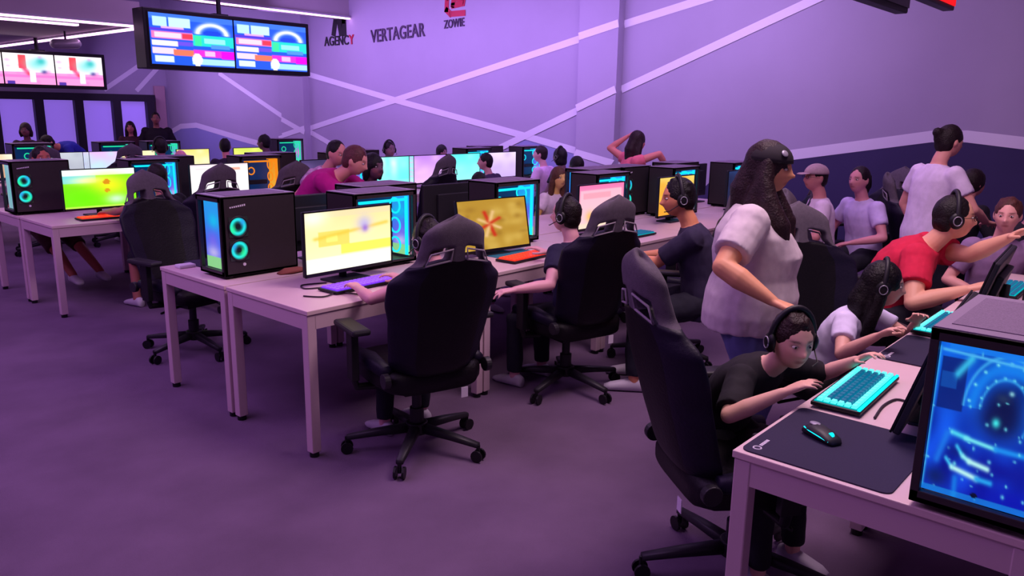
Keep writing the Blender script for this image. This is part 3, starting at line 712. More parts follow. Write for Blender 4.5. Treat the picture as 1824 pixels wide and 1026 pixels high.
def head_shape(bm, M, s, female=False, seg=40):
    """head as a displaced sphere in head space: x right, y forward, z up; M places it"""
    rings = []; nz = 34
    for j in range(nz+1):
        ph = -math.pi/2+math.pi*j/nz; ring = []
        for i in range(seg):
            th = 2*math.pi*i/seg; dx, dy, dz = math.cos(ph)*math.cos(th), math.cos(ph)*math.sin(th), math.sin(ph)
            x, y, z = dx*.076, dy*.096, dz*.118
            lo = max(0, -dz)
            x *= 1-.30*lo**1.4-(.05 if female else 0)*lo
            if dy > 0: y = y*(.96-.02*lo) + .012*lo*dy; x *= 1-.10*dy*dy*(1 if dz < .3 else 0)
            else: y *= 1-.35*lo**1.2
            if dz < -.55: z = -.118*(.55+(-dz-.55)*.86)
            f = max(0, dy)**2
            g = lambda cx, cz, sx, sz: math.exp(-((x-cx)/sx)**2-((z-cz)/sz)**2)*f
            y += .023*math.exp(-(x/.0125)**2)*f*(math.exp(-((z+.018)/.014)**2)) + .013*math.exp(-(x/.010)**2)*f*math.exp(-((z-.006)/.022)**2)
            y += .006*math.exp(-(x/.019)**2)*f*math.exp(-((z+.022)/.010)**2)
            y -= .011*(g(.031, .012, .017, .012)+g(-.031, .012, .017, .012)); y += .0055*(g(.03, .034, .024, .010)+g(-.03, .034, .024, .010))
            y += .0075*g(0, -.047, .021, .0055)+.0075*g(0, -.059, .018, .006)-.003*g(0, -.0525, .02, .0025)
            y += .009*g(0, -.086, .022, .014); y += .004*(g(.042, -.018, .02, .02)+g(-.042, -.018, .02, .02)); y -= .004*g(0, -.07, .02, .007)
            ring.append(bm.verts.new(M @ (V(x, y, z)*s)))
        rings.append(ring)
    for a, b in zip(rings, rings[1:]):
        for k in range(seg): bm.faces.new((a[k], a[(k+1) % seg], b[(k+1) % seg], b[k]))
    bm.faces.new(rings[0][::-1]); bm.faces.new(rings[-1])
    for q in (-1, 1):
        ell(bm, M @ (V(q*.077, -.008, -.002)*s), (.010*s, .020*s, .031*s), M.to_3x3() @ Matrix.Rotation(q*R(18), 3, 'Z'), 10)
def hand(bm, wrist, d, up, side, s, curl=35, spread=7, fr=.0082):
    """d: wrist->fingers, up: back of the hand, side: +1 thumb towards d x up"""
    d = d.normalized(); up = (up-d*up.dot(d)).normalized(); rt = d.cross(up)*side
    P = lambda a, b, c: wrist+(d*a+rt*b+up*c)*s
    loft(bm, [(P(-.012, 0, 0), rt, up, .024*s, .017*s, 2.2), (P(.02, .002, 0), rt, up, .033*s, .016*s, 2.6), (P(.06, 0, 0), rt, up, .041*s, .0145*s, 3), (P(.09, 0, 0), rt, up, .039*s, .012*s, 3)], 16)
    for k, (b, ln) in enumerate(((.030, .072), (.010, .081), (-.011, .075), (-.031, .058))):
        a = R((1.5-k)*spread); dd = d*math.cos(a)+rt*math.sin(a); p = P(.086-.004*abs(k-1), b, 0); pts = [p-dd*.012*s, p]; c = R(curl*.35+k*2)
        for seg_, f in ((.45, 1), (.3, 1.9), (.25, 2.6)):
            q = dd*math.cos(c)-up*math.sin(c); p = p+q*ln*seg_*s; pts.append(p); c += R(curl*.62)
        tube(bm, pts, [fr*s*1.05, fr*s*1.05, fr*s, fr*s*.92, fr*s*.8], 10)
    p = P(.012, .026, -.006); q1 = (d*.62+rt*.72-up*.25).normalized(); q2 = (d*.9+rt*.3-up*.35).normalized(); q3 = (d*.98+rt*.02-up*.35).normalized()
    tube(bm, [p-q1*.01*s, p+q1*.038*s, p+q1*.038*s+q2*.032*s, p+q1*.038*s+q2*.032*s+q3*.024*s], [.013*s, .0115*s, .0098*s, .0085*s], 10)
def skin_mesh_colors(me, fn):
    at = me.color_attributes.new('Col', 'FLOAT_COLOR', 'POINT'); n = len(me.vertices)
    co = np.empty(n*3); me.vertices.foreach_get('co', co); co = co.reshape(-1, 3); c = np.ones((n, 4)); c[:, :3] = fn(co); at.data.foreach_set('color', c.ravel().astype(np.float32))
M_SKIN = attr_mat('skin', False, rough=0.55)
def cloth(name, rgb, rough=.85, **k): return mat(name, rgb, rough, noise_amt=k.pop('noise_amt', .06), nscale=30, bump=.15, bscale=500, **k)

def person(label, loc, az, H=1.7, seated=True, hip=.54, lean=8, side=0, head_az=None, head_pitch=0, head_roll=0, hands=(None, None), elbow=(None, None), skin=(226, 172, 150),
           shirt=(40, 34, 60), sleeve=.55, trousers=(30, 28, 44), shoe=(200, 190, 205), hair='short', hair_c=(24, 14, 16), headset=False, cap=None, belly=0, bust=0, build=1.0,
           near=False, hair_len=.12, feet=None, glasses=False, shorts=False, category='person', curls=(30, 30), pattern=None, group=None, knee_out=.06, palm=(None, None), hunch=0.0, extra=None):
    s = H/1.7; a = R(az); fwd = V(math.cos(a), math.sin(a), 0); rt = V(math.sin(a), -math.cos(a), 0); Z = V(0, 0, 1)
    root = empty('person', (loc[0], loc[1], 0)); tag(root, label, category, group)
    vox = .0058 if near else .0105
    P0 = V(loc[0], loc[1], hip)
    lr, sr = R(lean), R(side)
    u0 = (Z*math.cos(lr*.6)+fwd*math.sin(lr*.6)+rt*math.sin(sr)).normalized(); u1 = (Z*math.cos(lr*1.3+hunch)+fwd*math.sin(lr*1.3+hunch)+rt*math.sin(sr)).normalized()
    def sp(t):  # point and up along the spine, t in metres (x s)
        t *= s
        k = .25*s
        if t <= k: return P0+u0*t, u0
        return P0+u0*k+u1*(t-k), u1
    N = sp(.50)[0]; sh = []
    R2 = rt
    fw = lambda u: u.cross(R2)*-1 if u.cross(R2).dot(fwd) < 0 else u.cross(R2)
    def ring(t, hw, hd, off=0, pw=2.3): p, u = sp(t); f = fw(u); return (p+f*off*s, R2, f, hw*s*build, hd*s*build, pw)
    for q in (-1, 1): p, u = sp(.425); sh.append(p+R2*q*.168*s*build)
    ha = R(head_az) if head_az is not None else a
    hf = V(math.cos(ha), math.sin(ha), 0); hr = V(math.sin(ha), -math.cos(ha), 0)
    pr = R(head_pitch); hy = hf*math.cos(pr)+Z*math.sin(pr); hz = Z*math.cos(pr)-hf*math.sin(pr)
    rr_ = R(head_roll); hr, hz = hr*math.cos(rr_)+hz*math.sin(rr_), hz*math.cos(rr_)-hr*math.sin(rr_)
    hs = s*(1.0 if H > 1.5 else 1.0+(1.5-H)*.55)
    neck_top = N+(u1*.06+fwd*.025)*s; HC = neck_top+hz*.095*hs+hy*.02*hs
    MH = Matrix(((hr.x, hy.x, hz.x, HC.x), (hr.y, hy.y, hz.y, HC.y), (hr.z, hy.z, hz.z, HC.z), (0, 0, 0, 1)))
    # arms
    UA, FA = .285*s, .25*s; arms = []
    for i, q in enumerate((-1, 1)):   # 0: left, 1: right
        t = hands[i]
        if t is None: t = sh[i]+V(0, 0, -.47*s)+fwd*.10*s+R2*q*.05 if not seated else P0+fwd*.28*s+R2*q*.16*s+V(0, 0, .12*s)
        t = Vector(t); pole = elbow[i] if elbow[i] is not None else (R2*q*.75-Z*.6-fwd*.3)
        e, w = two_bone(sh[i], t, UA, FA, Vector(pole)); arms.append((sh[i], e, w))
    # legs
    TH, SHN = .43*s, .41*s; legs = []
    for i, q in enumerate((-1, 1)):
        h = P0+R2*q*.09*s*build
        if feet is not None: f = Vector(feet[i])
        elif seated: f = V(loc[0], loc[1], .075*s)+fwd*.40*s+R2*q*(.10+knee_out)*s
        else: f = V(loc[0], loc[1], .08*s)+R2*q*.10*s+fwd*.02*q
        k, f2 = two_bone(h, f, TH, SHN, fwd+Z*.5+R2*q*.15); legs.append((h, k, f2))
    # ---- body
    bm = bmesh.new()
    loft(bm, [ring(-.09, .12, .09), ring(-.03, .155, .11), ring(.06, .15, .105, belly*.3), ring(.15, .14, .098, belly*.5), ring(.28, .158, .105, .005), ring(.38, .172, .10), ring(.44, .14, .08, -.005), ring(.48, .075, .06, -.005)], 24)
    tube(bm, [sp(.43)[0], N+u1*.02*s, HC-hz*.045*hs-hy*.012*hs], [.062*s, .054*s, .052*s], 16)
    head_shape(bm, MH, hs, female=bust > 0)
    for i, q in enumerate((-1, 1)):
        S, E_, W_ = arms[i]; ell(bm, S, (.052*s*build,)*3, None, 12)
        tube(bm, [S, (S*.5+E_*.5), E_], [.050*s*build, .047*s*build, .036*s*build], 14)
        d = (W_-E_).normalized(); tube(bm, [E_, E_+(W_-E_)*.35, W_], [.037*s*build, .040*s*build, .024*s], 14)
        up = palm[i] if palm[i] is not None else V(0, 0, 1)
        if abs(d.dot(Vector(up).normalized())) > .93: up = fwd
        hand(bm, W_+d*.012*s, (d+(V(0, 0, .25) if (hands[i] is not None and d.z < -.2 and palm[i] is None) else V(0, 0, 0))), Vector(up), -q, s*(1.0 if near else 1.05), curls[i])
        h, k, f = legs[i]
        tube(bm, [h, k, f], [.082*s*build, .055*s, .038*s], 14)
    me = remesh(bm, vox, 2 if near else 1)
    base = np.array(lin(skin)); MI = np.array(MH.inverted())
    def colfn(co):
        l = (np.c_[co, np.ones(len(co))] @ MI.T)[:, :3]/hs; c = np.tile(base, (len(co), 1)); x, y, z = l.T
        def put(m, k, al): c[:] = c*(1-(m*al)[:, None])+np.array(lin(k))*(m*al)[:, None]
        g = lambda cx, cz, sx, sz: np.exp(-((x-cx)/sx)**4-((z-cz)/sz)**4)*(y > .05)
        put(g(0, -.053, .022, .009), (168, 82, 84), .75); put(g(.031, .033, .017, .0045)+g(-.031, .033, .017, .0045), hair_c, .8)
        put(g(.031, .014, .014, .0055)+g(-.031, .014, .014, .0055), (70, 40, 42), .65); put(g(.042, -.022, .02, .02)+g(-.042, -.022, .02, .02), (224, 130, 120), .22)
        return c
    skin_mesh_colors(me, colfn); me.materials.append(M_SKIN)
    me.transform(Matrix.Translation((-loc[0], -loc[1], 0))); body = bpy.data.objects.new('body', me); link(body, root)
    OFF = Matrix.Translation((-loc[0], -loc[1], 0))
    def add(name, bm, mats, vx=None, sm=2, disp=0.0, ds=18):
        if vx: m_ = remesh(bm, vx, sm, disp, ds, seed=loc[0]*3)
        else:
            bmesh.ops.recalc_face_normals(bm, faces=bm.faces); m_ = bpy.data.meshes.new(name); bm.to_mesh(m_); bm.free()
            for p in m_.polygons: p.use_smooth = True
        m_.name = name; m_.transform(OFF)
        for q in (mats if isinstance(mats, (list, tuple)) else [mats]): m_.materials.append(q)
        o = bpy.data.objects.new(name, m_); link(o, root); return o
    if near or not (hair == 'hidden'):
        for q in (-1, 1):
            bm = bmesh.new(); ell(bm, MH @ (V(q*.031, .0755, .012)*hs), (.0118*hs, .0100*hs, .0064*hs), MH.to_3x3(), 14); eo = add('eye', bm, mat('eye_white', (205, 190, 190), .3))
            bm = bmesh.new(); ell(bm, MH @ (V(q*.031, .0835, .012)*hs), (.0052*hs, .003*hs, .0055*hs), MH.to_3x3(), 10); add('iris', bm, mat('dark_iris', (20, 12, 12), .2)).parent = eo
    # ---- shirt
    c = '%d_%d_%d' % shirt
    ms = cloth('shirt_cloth_'+c, shirt) if pattern is None else pattern
    bm = bmesh.new(); g_ = .017
    loft(bm, [ring(-.10, .168+g_*.5+belly*.1, .125+g_*.5+belly*.35, belly*.25), ring(-.02, .168+g_+belly*.2, .12+g_+belly*.5, belly*.45), ring(.07, .16+g_+belly*.25, .112+g_+belly*.6, belly*.55), ring(.16, .152+g_+belly*.15, .105+g_+belly*.3+bust*.1, belly*.45+bust*.1),
              ring(.27, .162+g_, .112+g_+bust*.45, .005+bust*.45), ring(.36, .172+g_, .106+g_+bust*.2, .002+bust*.2), ring(.42, .158+g_, .088+g_*.8), ring(.462, .11+g_, .066+g_*.5, -.005), ring(.486, .075, .063, -.004)], 28)
    for i in (0, 1):
        S, E_, W_ = arms[i]; k = sleeve
        e2 = S+(E_-S)*min(k, 1); ell(bm, S+(E_-S)*.05+V(0, 0, .004), (.073*s*build,)*3, None, 14)
        pts = [S-(E_-S)*.08, S+(E_-S)*min(k, 1)*.5, e2]; rad = [.070*s*build, .071*s*build, .068*s*build]
        if k > 1: pts += [E_+(W_-E_)*(k-1)*.5, E_+(W_-E_)*(k-1)]; rad = [.060*s*build, .058*s*build, .050*s*build, .046*s*build, .036*s]
        tube(bm, pts, rad, 16, caps='flat')
    if extra: extra(bm, sp, R2, fw, s)
    add('shirt', bm, ms, .0085 if near else .013, 2, .0042 if near else .005)
    # ---- trousers
    mt = cloth('trouser_cloth_%d_%d_%d' % trousers, trousers)
    bm = bmesh.new(); loft(bm, [ring(-.115, .13, .10), ring(-.05, .17, .122), ring(.0, .168+belly*.1, .12+belly*.25, belly*.2), ring(.05, .160, .112)], 20)
    for i in (0, 1):
        h, k, f = legs[i]; w = 1.0 if build < 1.15 else 1.12
        if shorts: tube(bm, [h+(k-h)*.0, h+(k-h)*.5, k+(f-k)*.05], [.10*s*w, .088*s*w, .078*s*w], 16, caps='flat')
        else: tube(bm, [h, h+(k-h)*.5, k, k+(f-k)*.5, f+(k-f)*.08], [.102*s*w*build**.5, .088*s*w, .068*s*w, .06*s, .055*s], 16, caps='flat')
    add('trousers', bm, mt, .011 if near else .016, 2, .006)
    for i in (0, 1):
        f = legs[i][2]; dn = fwd
        bm = bmesh.new(); c0 = V(f.x, f.y, 0); y_ = dn; x_ = R2
        loft(bm, [(c0-y_*.07*s+V(0, 0, .04*s), x_, Z, .028*s, .038*s, 2.5), (c0-y_*.03*s+V(0, 0, .05*s), x_, Z, .036*s, .048*s, 2.5), (c0+y_*.06*s+V(0, 0, .038*s), x_, Z, .040*s, .036*s, 2.6), (c0+y_*.15*s+V(0, 0, .026*s), x_, Z, .042*s, .024*s, 2.6), (c0+y_*.19*s+V(0, 0, .02*s), x_, Z, .026*s, .014*s, 2.2)], 16)
        bmesh.ops.translate(bm, verts=bm.verts, vec=(0, 0, max(0, f.z-.075*s))); add('shoe', bm, mat('shoe_%d_%d_%d' % shoe, shoe, .6))
    # ---- hair
    mh = mat('hair_%d_%d_%d' % hair_c, hair_c, .5, noise_amt=.3, nscale=60, spec=.3, bump=.5, bscale=120)
    if hair not in ('hidden', 'none'):
        bm = bmesh.new(); M3 = MH.to_3x3(); T = lambda x, y, z: MH @ (V(x, y, z)*hs)
        big = {'short': 1.0, 'crop': .97, 'long': 1.05, 'bun': 1.0, 'pony': 1.0, 'bob': 1.06, 'shaggy': 1.08}.get(hair, 1.0)
        ell(bm, T(0, -.016, .026), (.083*hs*big, .098*hs*big, .104*hs*big), M3, 24)
        ell(bm, T(0, -.045, -.015), (.076*hs*big, .062*hs*big, .075*hs*big), M3, 18)
        if hair in ('short', 'shaggy'):
            g = random.Random(int(loc[0]*100)); n = 26 if near else 10
            for k in range(n):
                a_ = g.uniform(-1.2, 4.3); e_ = g.uniform(.1, 1.4)
                if math.sin(a_) > .1 and e_ < .75: continue
                d = V(math.cos(a_)*math.cos(e_)*.075, math.sin(a_)*math.cos(e_)*.085-.012, .03+math.sin(e_)*.095)
                q = T(*d); ell(bm, q, (.017*hs, .022*hs, .013*hs), M3, 8)
        if hair in ('long',):
            for q in (-1, 1):
                if hair_len > .2: tube(bm, [T(q*.066, .0, .03), T(q*.086, .005, -.05), T(q*.102, .03, -.13), T(q*.110, .035, -.16)-Z*.08+hf*.05, T(q*.10, .035, -.16)-Z*.30+hf*.075], [.030, .034, .045, .055, .03], 12)
                tube(bm, [T(q*.062, -.01, .03), T(q*.078, -.015, -.05), T(q*.080, -.03, -.13)-Z*.02*hs, T(q*.075, -.05, -.16)-Z*hair_len*hs], [.032*hs, .034*hs, (.036+.06*max(0, hair_len-.12))*hs, .026*hs], 12)
            tube(bm, [T(0, -.06, 0), T(0, -.085, -.1), T(0, -.10, -.12)-Z*(hair_len+.02)*hs], [.065*hs, .075*hs, .05*hs], 14)
        if hair == 'bob':
            for q in (-1, 1): tube(bm, [T(q*.06, -.005, .03), T(q*.08, -.01, -.04), T(q*.078, -.02, -.10)], [.03*hs, .032*hs, .02*hs], 12)
            ell(bm, T(0, -.06, -.06), (.08*hs, .05*hs, .07*hs), M3, 14)
        if hair == 'bun': ell(bm, T(0, -.12, .055), (.036*hs, .036*hs, .036*hs), M3, 14); ell(bm, T(0, -.09, .02), (.05*hs, .04*hs, .05*hs), M3, 12)
        if hair == 'pony': tube(bm, [T(0, -.095, .05), T(0, -.14, .03), T(0, -.15, -.06), T(0, -.13, -.14)], [.024*hs, .032*hs, .03*hs, .012*hs], 12)
        add('hair', bm, mh, .008 if near else .012, 2, .003, 38)
    if cap:
        bm = bmesh.new(); M3 = MH.to_3x3(); T = lambda x, y, z: MH @ (V(x, y, z)*hs); rings = []
        for j in range(9):
            ph = math.pi/2*j/8*.97; rings.append((T(0, -.006, .038+.088*math.sin(ph)), M3 @ V(1, 0, 0), M3 @ V(0, 1, 0), .089*hs*math.cos(ph), .106*hs*math.cos(ph), 2.1))
        loft(bm, rings, 26); mc = mat('cap_%d_%d_%d' % cap[0], cap[0], .8, noise_amt=.08, nscale=60)
        co = add('cap', bm, mc); q = 1 if cap[1] == 'front' else -1
        if cap[1] != 'none':
            bm = bmesh.new(); yy = .09*q
            loft(bm, [(T(0, yy, .042), M3 @ V(1, 0, 0), M3 @ V(0, 0, 1), .074*hs, .006*hs, 2), (T(0, yy+.035*q, .040), M3 @ V(1, 0, 0), M3 @ V(0, 0, 1), .070*hs, .005*hs, 2), (T(0, yy+.065*q, .034), M3 @ V(1, 0, 0), M3 @ V(0, 0, 1), .046*hs, .004*hs, 2)], 18)
            add('cap_brim', bm, mc).parent = co
        if len(cap) > 2:
            bm = bmesh.new(); ell(bm, T(.060, .062, .083), (.017*hs, .005*hs, .017*hs), M3 @ Matrix.Rotation(R(-46), 3, 'Z') @ Matrix.Rotation(R(38), 3, 'X'), 14); add('cap_badge', bm, M_GREY).parent = co
    if glasses:
        bm = bmesh.new(); T = lambda x, y, z: MH @ (V(x, y, z)*hs)
        for q in (-1, 1):
            pts = [T(q*(.031+.020*math.cos(t)), .094, .010+.014*math.sin(t)) for t in [k*math.pi/7 for k in range(15)]]; tube(bm, pts, .0016*hs, 6, caps='flat')
            tube(bm, [T(q*.051, .092, .014), T(q*.076, .06, .014), T(q*.080, -.01, .008)], .0016*hs, 6)
        tube(bm, [T(-.011, .096, .012), T(.011, .096, .012)], .0016*hs, 6); add('glasses', bm, M_BLK)
    if headset:
        hd = empty('headset', (HC.x, HC.y, 0)); tag(hd, headset, 'headset'); O2 = Matrix.Translation((-HC.x, -HC.y, 0)); T = lambda x, y, z: O2 @ MH @ (V(x, y, z)*hs)
        bm = bmesh.new(); pts = [T(.096*math.cos(t), -.012, .004+.142*math.sin(t)) for t in [math.pi*k/16 for k in range(17)]]; tube(bm, pts, [.012*hs]*17, 10); mesh_obj('headband', bm, M_BLK2, hd, smooth=True)
        for q in (-1, 1):
            M3 = MH.to_3x3(); bm = bmesh.new(); ell(bm, T(q*.092, -.012, -.004), (.018*hs, .038*hs, .044*hs), M3, 20); e = mesh_obj('ear_cup', bm, M_BLK, hd, smooth=True)
            bm = bmesh.new(); ax = MH.to_3x3() @ V(1, 0, 0); c0 = T(q*.1095, -.012, -.004); x_, y_ = frame_of(ax)
            pts = [c0+(M3 @ V(0, .020*math.cos(t), .024*math.sin(t)))*hs for t in [2*math.pi*k/18 for k in range(19)]]; tube(bm, pts, .0028*hs, 6, caps='flat'); mesh_obj('cup_ring', bm, M_GREY, e, smooth=True)
        bm = bmesh.new(); tube(bm, [T(-.09, .02, -.03), T(-.08, .075, -.06), T(-.045, .10, -.066)], .003*hs, 6); mesh_obj('microphone_boom', bm, M_BLK, hd)
    return root, MH, arms

# ------------------------------------------------------------------ screen pictures
def scr_yellow():
    c = Canvas(80, 44, (250, 235, 130)); c.grad((235, 215, 150), (255, 250, 190))
    c.rect(0, .0, 1, .12, (225, 205, 175), .5).rect(.15, .35, .5, .58, (245, 205, 80), .8).rect(.24, .4, .36, .52, (255, 235, 120)).line(.12, .45, .95, .3, .03, (240, 190, 60), .8).rect(.4, .58, 1, .75, (255, 225, 70), .8)
    c.blob(.68, .28, .09, .14, (190, 180, 215)).blob(.69, .36, .035, .06, (150, 110, 200)).rect(0, .78, 1, 1, (255, 255, 235), .8).rect(.55, .85, .95, 1, (255, 255, 250)).blob(.1, .1, .15, .15, (255, 250, 220)); return c
def scr_emblem():
    c = Canvas(64, 40, (196, 150, 48)); c.speck(30, (225, 185, 85), .09, 5, .6).speck(14, (165, 120, 35), .06, 8, .6)
    for k in range(8):
        a = k*math.pi/4; x, y = .44+.075*math.cos(a+.4), .50+.14*math.sin(a+.4)
        c.line(.44+.03*math.cos(a+.4), .5+.05*math.sin(a+.4), .44+.16*math.cos(a+.4), .5+.26*math.sin(a+.4), .03, (215, 45, 15) if k % 2 else (250, 205, 140), .95)
    return c
def scr_pink():
    c = Canvas(48, 30, (255, 175, 205)); c.grad((255, 120, 180), (255, 225, 200)); c.rect(.05, .12, .95, .9, (255, 200, 215), .8).rect(.1, .2, .7, .32, (250, 150, 170), .6).blob(.25, .75, .08, .12, (250, 190, 110)).blob(.6, .78, .1, .1, (250, 200, 130)); return c
def scr_green():
    c = Canvas(64, 36, (120, 225, 20)); c.rect(0, 0, 1, .18, (240, 255, 255)).rect(0, .16, .45, .36, (110, 215, 220)).blob(.35, .3, .25, .1, (250, 255, 210)).blob(.62, .45, .28, .28, (245, 240, 30), .95).blob(.25, .75, .3, .25, (110, 240, 0), .9)
    c.disc(.6, .35, .05, .07, (215, 140, 20)).disc(.6, .58, .035, .05, (215, 150, 20)).blob(.72, .82, .14, .12, (200, 255, 200)).rect(0, .97, 1, 1, (190, 255, 80)); return c
def scr_white():
    c = Canvas(40, 24, (255, 250, 250)); c.rect(0, 0, 1, .08, (235, 220, 230)).rect(.66, .12, .88, .22, (245, 170, 150)).rect(.1, .14, .4, .18, (225, 215, 220)); return c
def scr_cyan(seed=1):
    c = Canvas(40, 24, (110, 245, 235)); c.blob(.2, .3, .1, .4, (230, 255, 255)).blob(.5, .2, .1, .5, (235, 255, 255)).speck(6, (150, 250, 245), .15, seed, .8).rect(0, .85, 1, 1, (150, 255, 250), .6); return c
def scr_flat(a, b, seed=3): c = Canvas(30, 18, a); c.grad(a, b); c.speck(7, b, .14, seed, .6); return c
CV = {'yellow': scr_yellow, 'emblem': scr_emblem, 'pink': scr_pink, 'green': scr_green, 'white': scr_white, 'cyan': scr_cyan}

# ------------------------------------------------------------------ prototypes, placed once then copied
PROTO = {}
def place(kind, make, loc, yaw, label, cat, group=None):
    if kind not in PROTO: o = make(); PROTO[kind] = o; o.location = loc; o.rotation_euler = (0, 0, yaw)
    else: o = dup(PROTO[kind], loc, yaw)
    for k in ('label', 'category', 'group'):
        if k in o.keys(): del o[k]
    return tag(o, label, cat, group)
ORD = ['first', 'second', 'third', 'fourth', 'fifth', 'sixth', 'seventh']
PI = math.pi
def desk(x, y, L, label, group):
    return place('desk%.2f' % L, lambda: make_desk(L), (x, y, 0), 0, label, 'desk', group)
def monitor(kind, x, y, yaw, label, group=None, tilt=0, strength=1.2, z=DH):
    mk = (lambda: make_monitor(None)) if kind in ('dark', 'bluescreen', 'tiltdark') else (lambda: make_monitor(CV[kind]() if isinstance(kind, str) and kind in CV else scr_flat(*kind), strength=strength))
    o = place('mon'+str(kind), mk, (x, y, z), yaw, label, 'monitor', group)
    if tilt:
        pv = V(0, 0, .2); q = Matrix.Rotation(-R(tilt), 3, 'X')
        for c in o.children:
            if not c.name.startswith('stand'): c.rotation_euler = (-R(tilt), 0, 0); c.location = pv-q@pv+V(0, 0, -.03)
    return o
def pc(pk, x, y, yaw, label, group, **kw): return place('pc'+pk, lambda: make_pc(**kw), (x, y, DH), yaw, label, 'computer', group)
def chair(x, y, yaw, label, group=None, base=0):
    o = place('chair', make_chair, (x, y, 0), yaw, label, 'chair', group)
    for c in o.children:
        if c.name.startswith('base_leg'): c.rotation_euler = (0, 0, R(base)-yaw)
    return o
RED_K = mat('red_lit_key', (120, 30, 30), .4, emit=(255, 60, 40), estr=.9); PUR_K = mat('purple_lit_key', (90, 40, 140), .4, emit=(150, 70, 255), estr=.9)
def keyboard(kind, x, y, yaw, label, group=None):
    mk = {'cyan': lambda: make_keyboard(False), 'near': lambda: make_keyboard(True), 'red': lambda: make_keyboard(False, (255, 60, 40), km=RED_K), 'purple': lambda: make_keyboard(False, (120, 60, 255), km=PUR_K)}[kind]
    return place('kb'+kind, mk, (x, y, DH+(.004 if kind == 'near' else 0.0)), yaw, label, 'keyboard', group)

# ---- nearest station block on the right (players sit on its far side, facing -Y)
RN = ['nearest', 'second', 'third', 'fourth']
for k in range(3):
    desk(1.95+1.2*k, .15, 1.2, '%s pale desk of the right-hand row, %s' % (RN[k], ['with the cyan keyboard and dark mousepad', 'where the white-shirted girl plays', 'where the man in the red shirt sits', 'farthest along toward the wall'][k]), 'right-hand desks')
pc('art', 2.18, .295, PI, 'large black computer tower at the right edge with glowing blue glass front', 'computer towers', rings=False, glass='blue', art=pc_art())
monitor('bluescreen', 2.62, .565, R(185), 'thin monitor seen nearly edge-on between the cyan keyboard and glowing blue tower', tilt=16)
place('pad', make_pad, (2.19, .675, DH), PI, 'dark purple mousepad with pale logo on the corner of the nearest desk', 'mousepad')
keyboard('near', 2.67, .79, PI+R(2), 'bright cyan backlit keyboard under the hands of the boy on the right')
place('mouse', make_mouse, (2.20, .735, DH+.004), PI+R(-25), 'small black mouse with cyan light on the nearest purple mousepad', 'mouse')
place('pad', None, (3.37, .68, DH), PI, 'dark mousepad in front of the girl with the white shirt', 'mousepad')
keyboard('near', 3.84, .80, PI, 'cyan backlit keyboard peeking out left of the large blue-lit tower')
pc('dark', 3.40, .295, PI, 'black computer tower hidden behind the large blue-lit one, second on the right', 'computer towers', kind='blue', rings=True, glass=None)
monitor('tiltdark', 3.86, .665, R(184), 'dark teal monitor back above the blue-lit tower, at the right edge', tilt=15)
keyboard('cyan', 4.95, .74, PI, 'keyboard under the hand of the man in the red shirt')
onD = lambda x, y: V(0, 0, CAMZ)+pray(x, y)*((DH+.005-CAMZ)/pray(x, y).z)
make_cable([onD(1558, 744), onD(1572, 724), onD(1590, 713), onD(1604, 712), onD(1622, 718)]); tag(bpy.data.objects['cable'], 'thin black cable on the nearest right desk behind the cyan keyboard', 'cable')

# ---- middle block
AF = ['with the yellow desert game', 'with the tan screen and red emblem', 'with the pink screen', 'fourth along toward the wall', 'nearest the wall']
AX, AY = 2.0, 3.04
for k in range(5):
    desk(AX+1.2*k, AY, 1.2, 'pale desk of the middle block facing us, %s' % AF[k], 'middle block front desks')
    desk(AX+1.2*k, AY+.76, 1.2, 'far-side pale desk behind the middle-block one %s' % AF[k], 'middle block rear desks')
mk = ['yellow', 'emblem', 'pink', ((255, 225, 120), (255, 170, 40)), ((40, 60, 110), (30, 30, 60))]
ml = ['monitor showing a bright yellow desert game on the nearest middle desk', 'monitor showing a tan map with a red star emblem', 'monitor glowing pink and peach behind the second gaming chair', 'monitor with amber screen beside the black-haired player at centre', 'monitor with dark blue screen, last in the middle block before the wall']
mx = [2.57, 3.73, 4.93, 6.05, 7.3]
for k in range(5): monitor(mk[k], mx[k], 3.46, R([2, -6, 0, 0, 0][k]), ml[k], tilt=[0, 11, 0, 0, 0][k], group=None, strength=[1.3, .95, 1.1, 1, 1.1][k])
for k in range(5):
    pc('cyan', 2.95+1.17*k if k else 2.94, 3.73, 0, ['cyan-lit computer tower right behind the yellow game monitor', 'cyan-lit computer tower right behind the tan emblem monitor', 'cyan-lit computer tower between the pink monitor and the stretching person', 'cyan-lit computer tower fourth along the middle block', 'blue-lit computer tower at the wall end, left of the cap woman'][k], 'middle block towers', kind='blue', rings=False, glass='cyan')
    pc('ring', [2.31, 3.24, 5.64, 6.14, 7.05][k], 4.06, PI, ['black computer tower with two teal ring lights at the near end of the middle block', 'rear-side black tower behind the cyan-lit one on the nearest middle desk', 'rear-side black tower beside the long-haired person in white', 'rear-side black tower with rings, left of the orange-lit seat', 'rear-side black tower with rings nearest the wall, middle block'][k], 'middle block rear towers', kind='blue', rings=True, glass=None)
    if k != 2: monitor('dark', [2.84, 4.04, 5.5, 6.72, 7.6][k], 4.18, PI, ['back of a rear-side monitor left of the nearest cyan-lit tower', 'back of a rear-side monitor between the two nearest cyan-lit towers', 'back of a rear-side monitor behind the pink screen', 'back of the rear-side monitor fourth from the aisle', 'back of the rear-side monitor closest to the wall'][k])
keyboard('purple', 2.52, 3.30, R(3), 'purple backlit keyboard in front of the yellow game monitor')
keyboard('red', 3.78, 3.22, R(4), 'red backlit keyboard in front of the tan emblem monitor')
keyboard('cyan', 5.05, 3.25, 0, 'cyan backlit keyboard in front of the pink monitor', None)
place('padteal', lambda: make_pad(.36, .2, False), (3.82, 3.36, DH), 0, 'teal mousepad strip between red keyboard and tan emblem monitor', 'mousepad').children[0].data.materials[0] = mat('teal_cloth_pad', (40, 120, 140), .8)
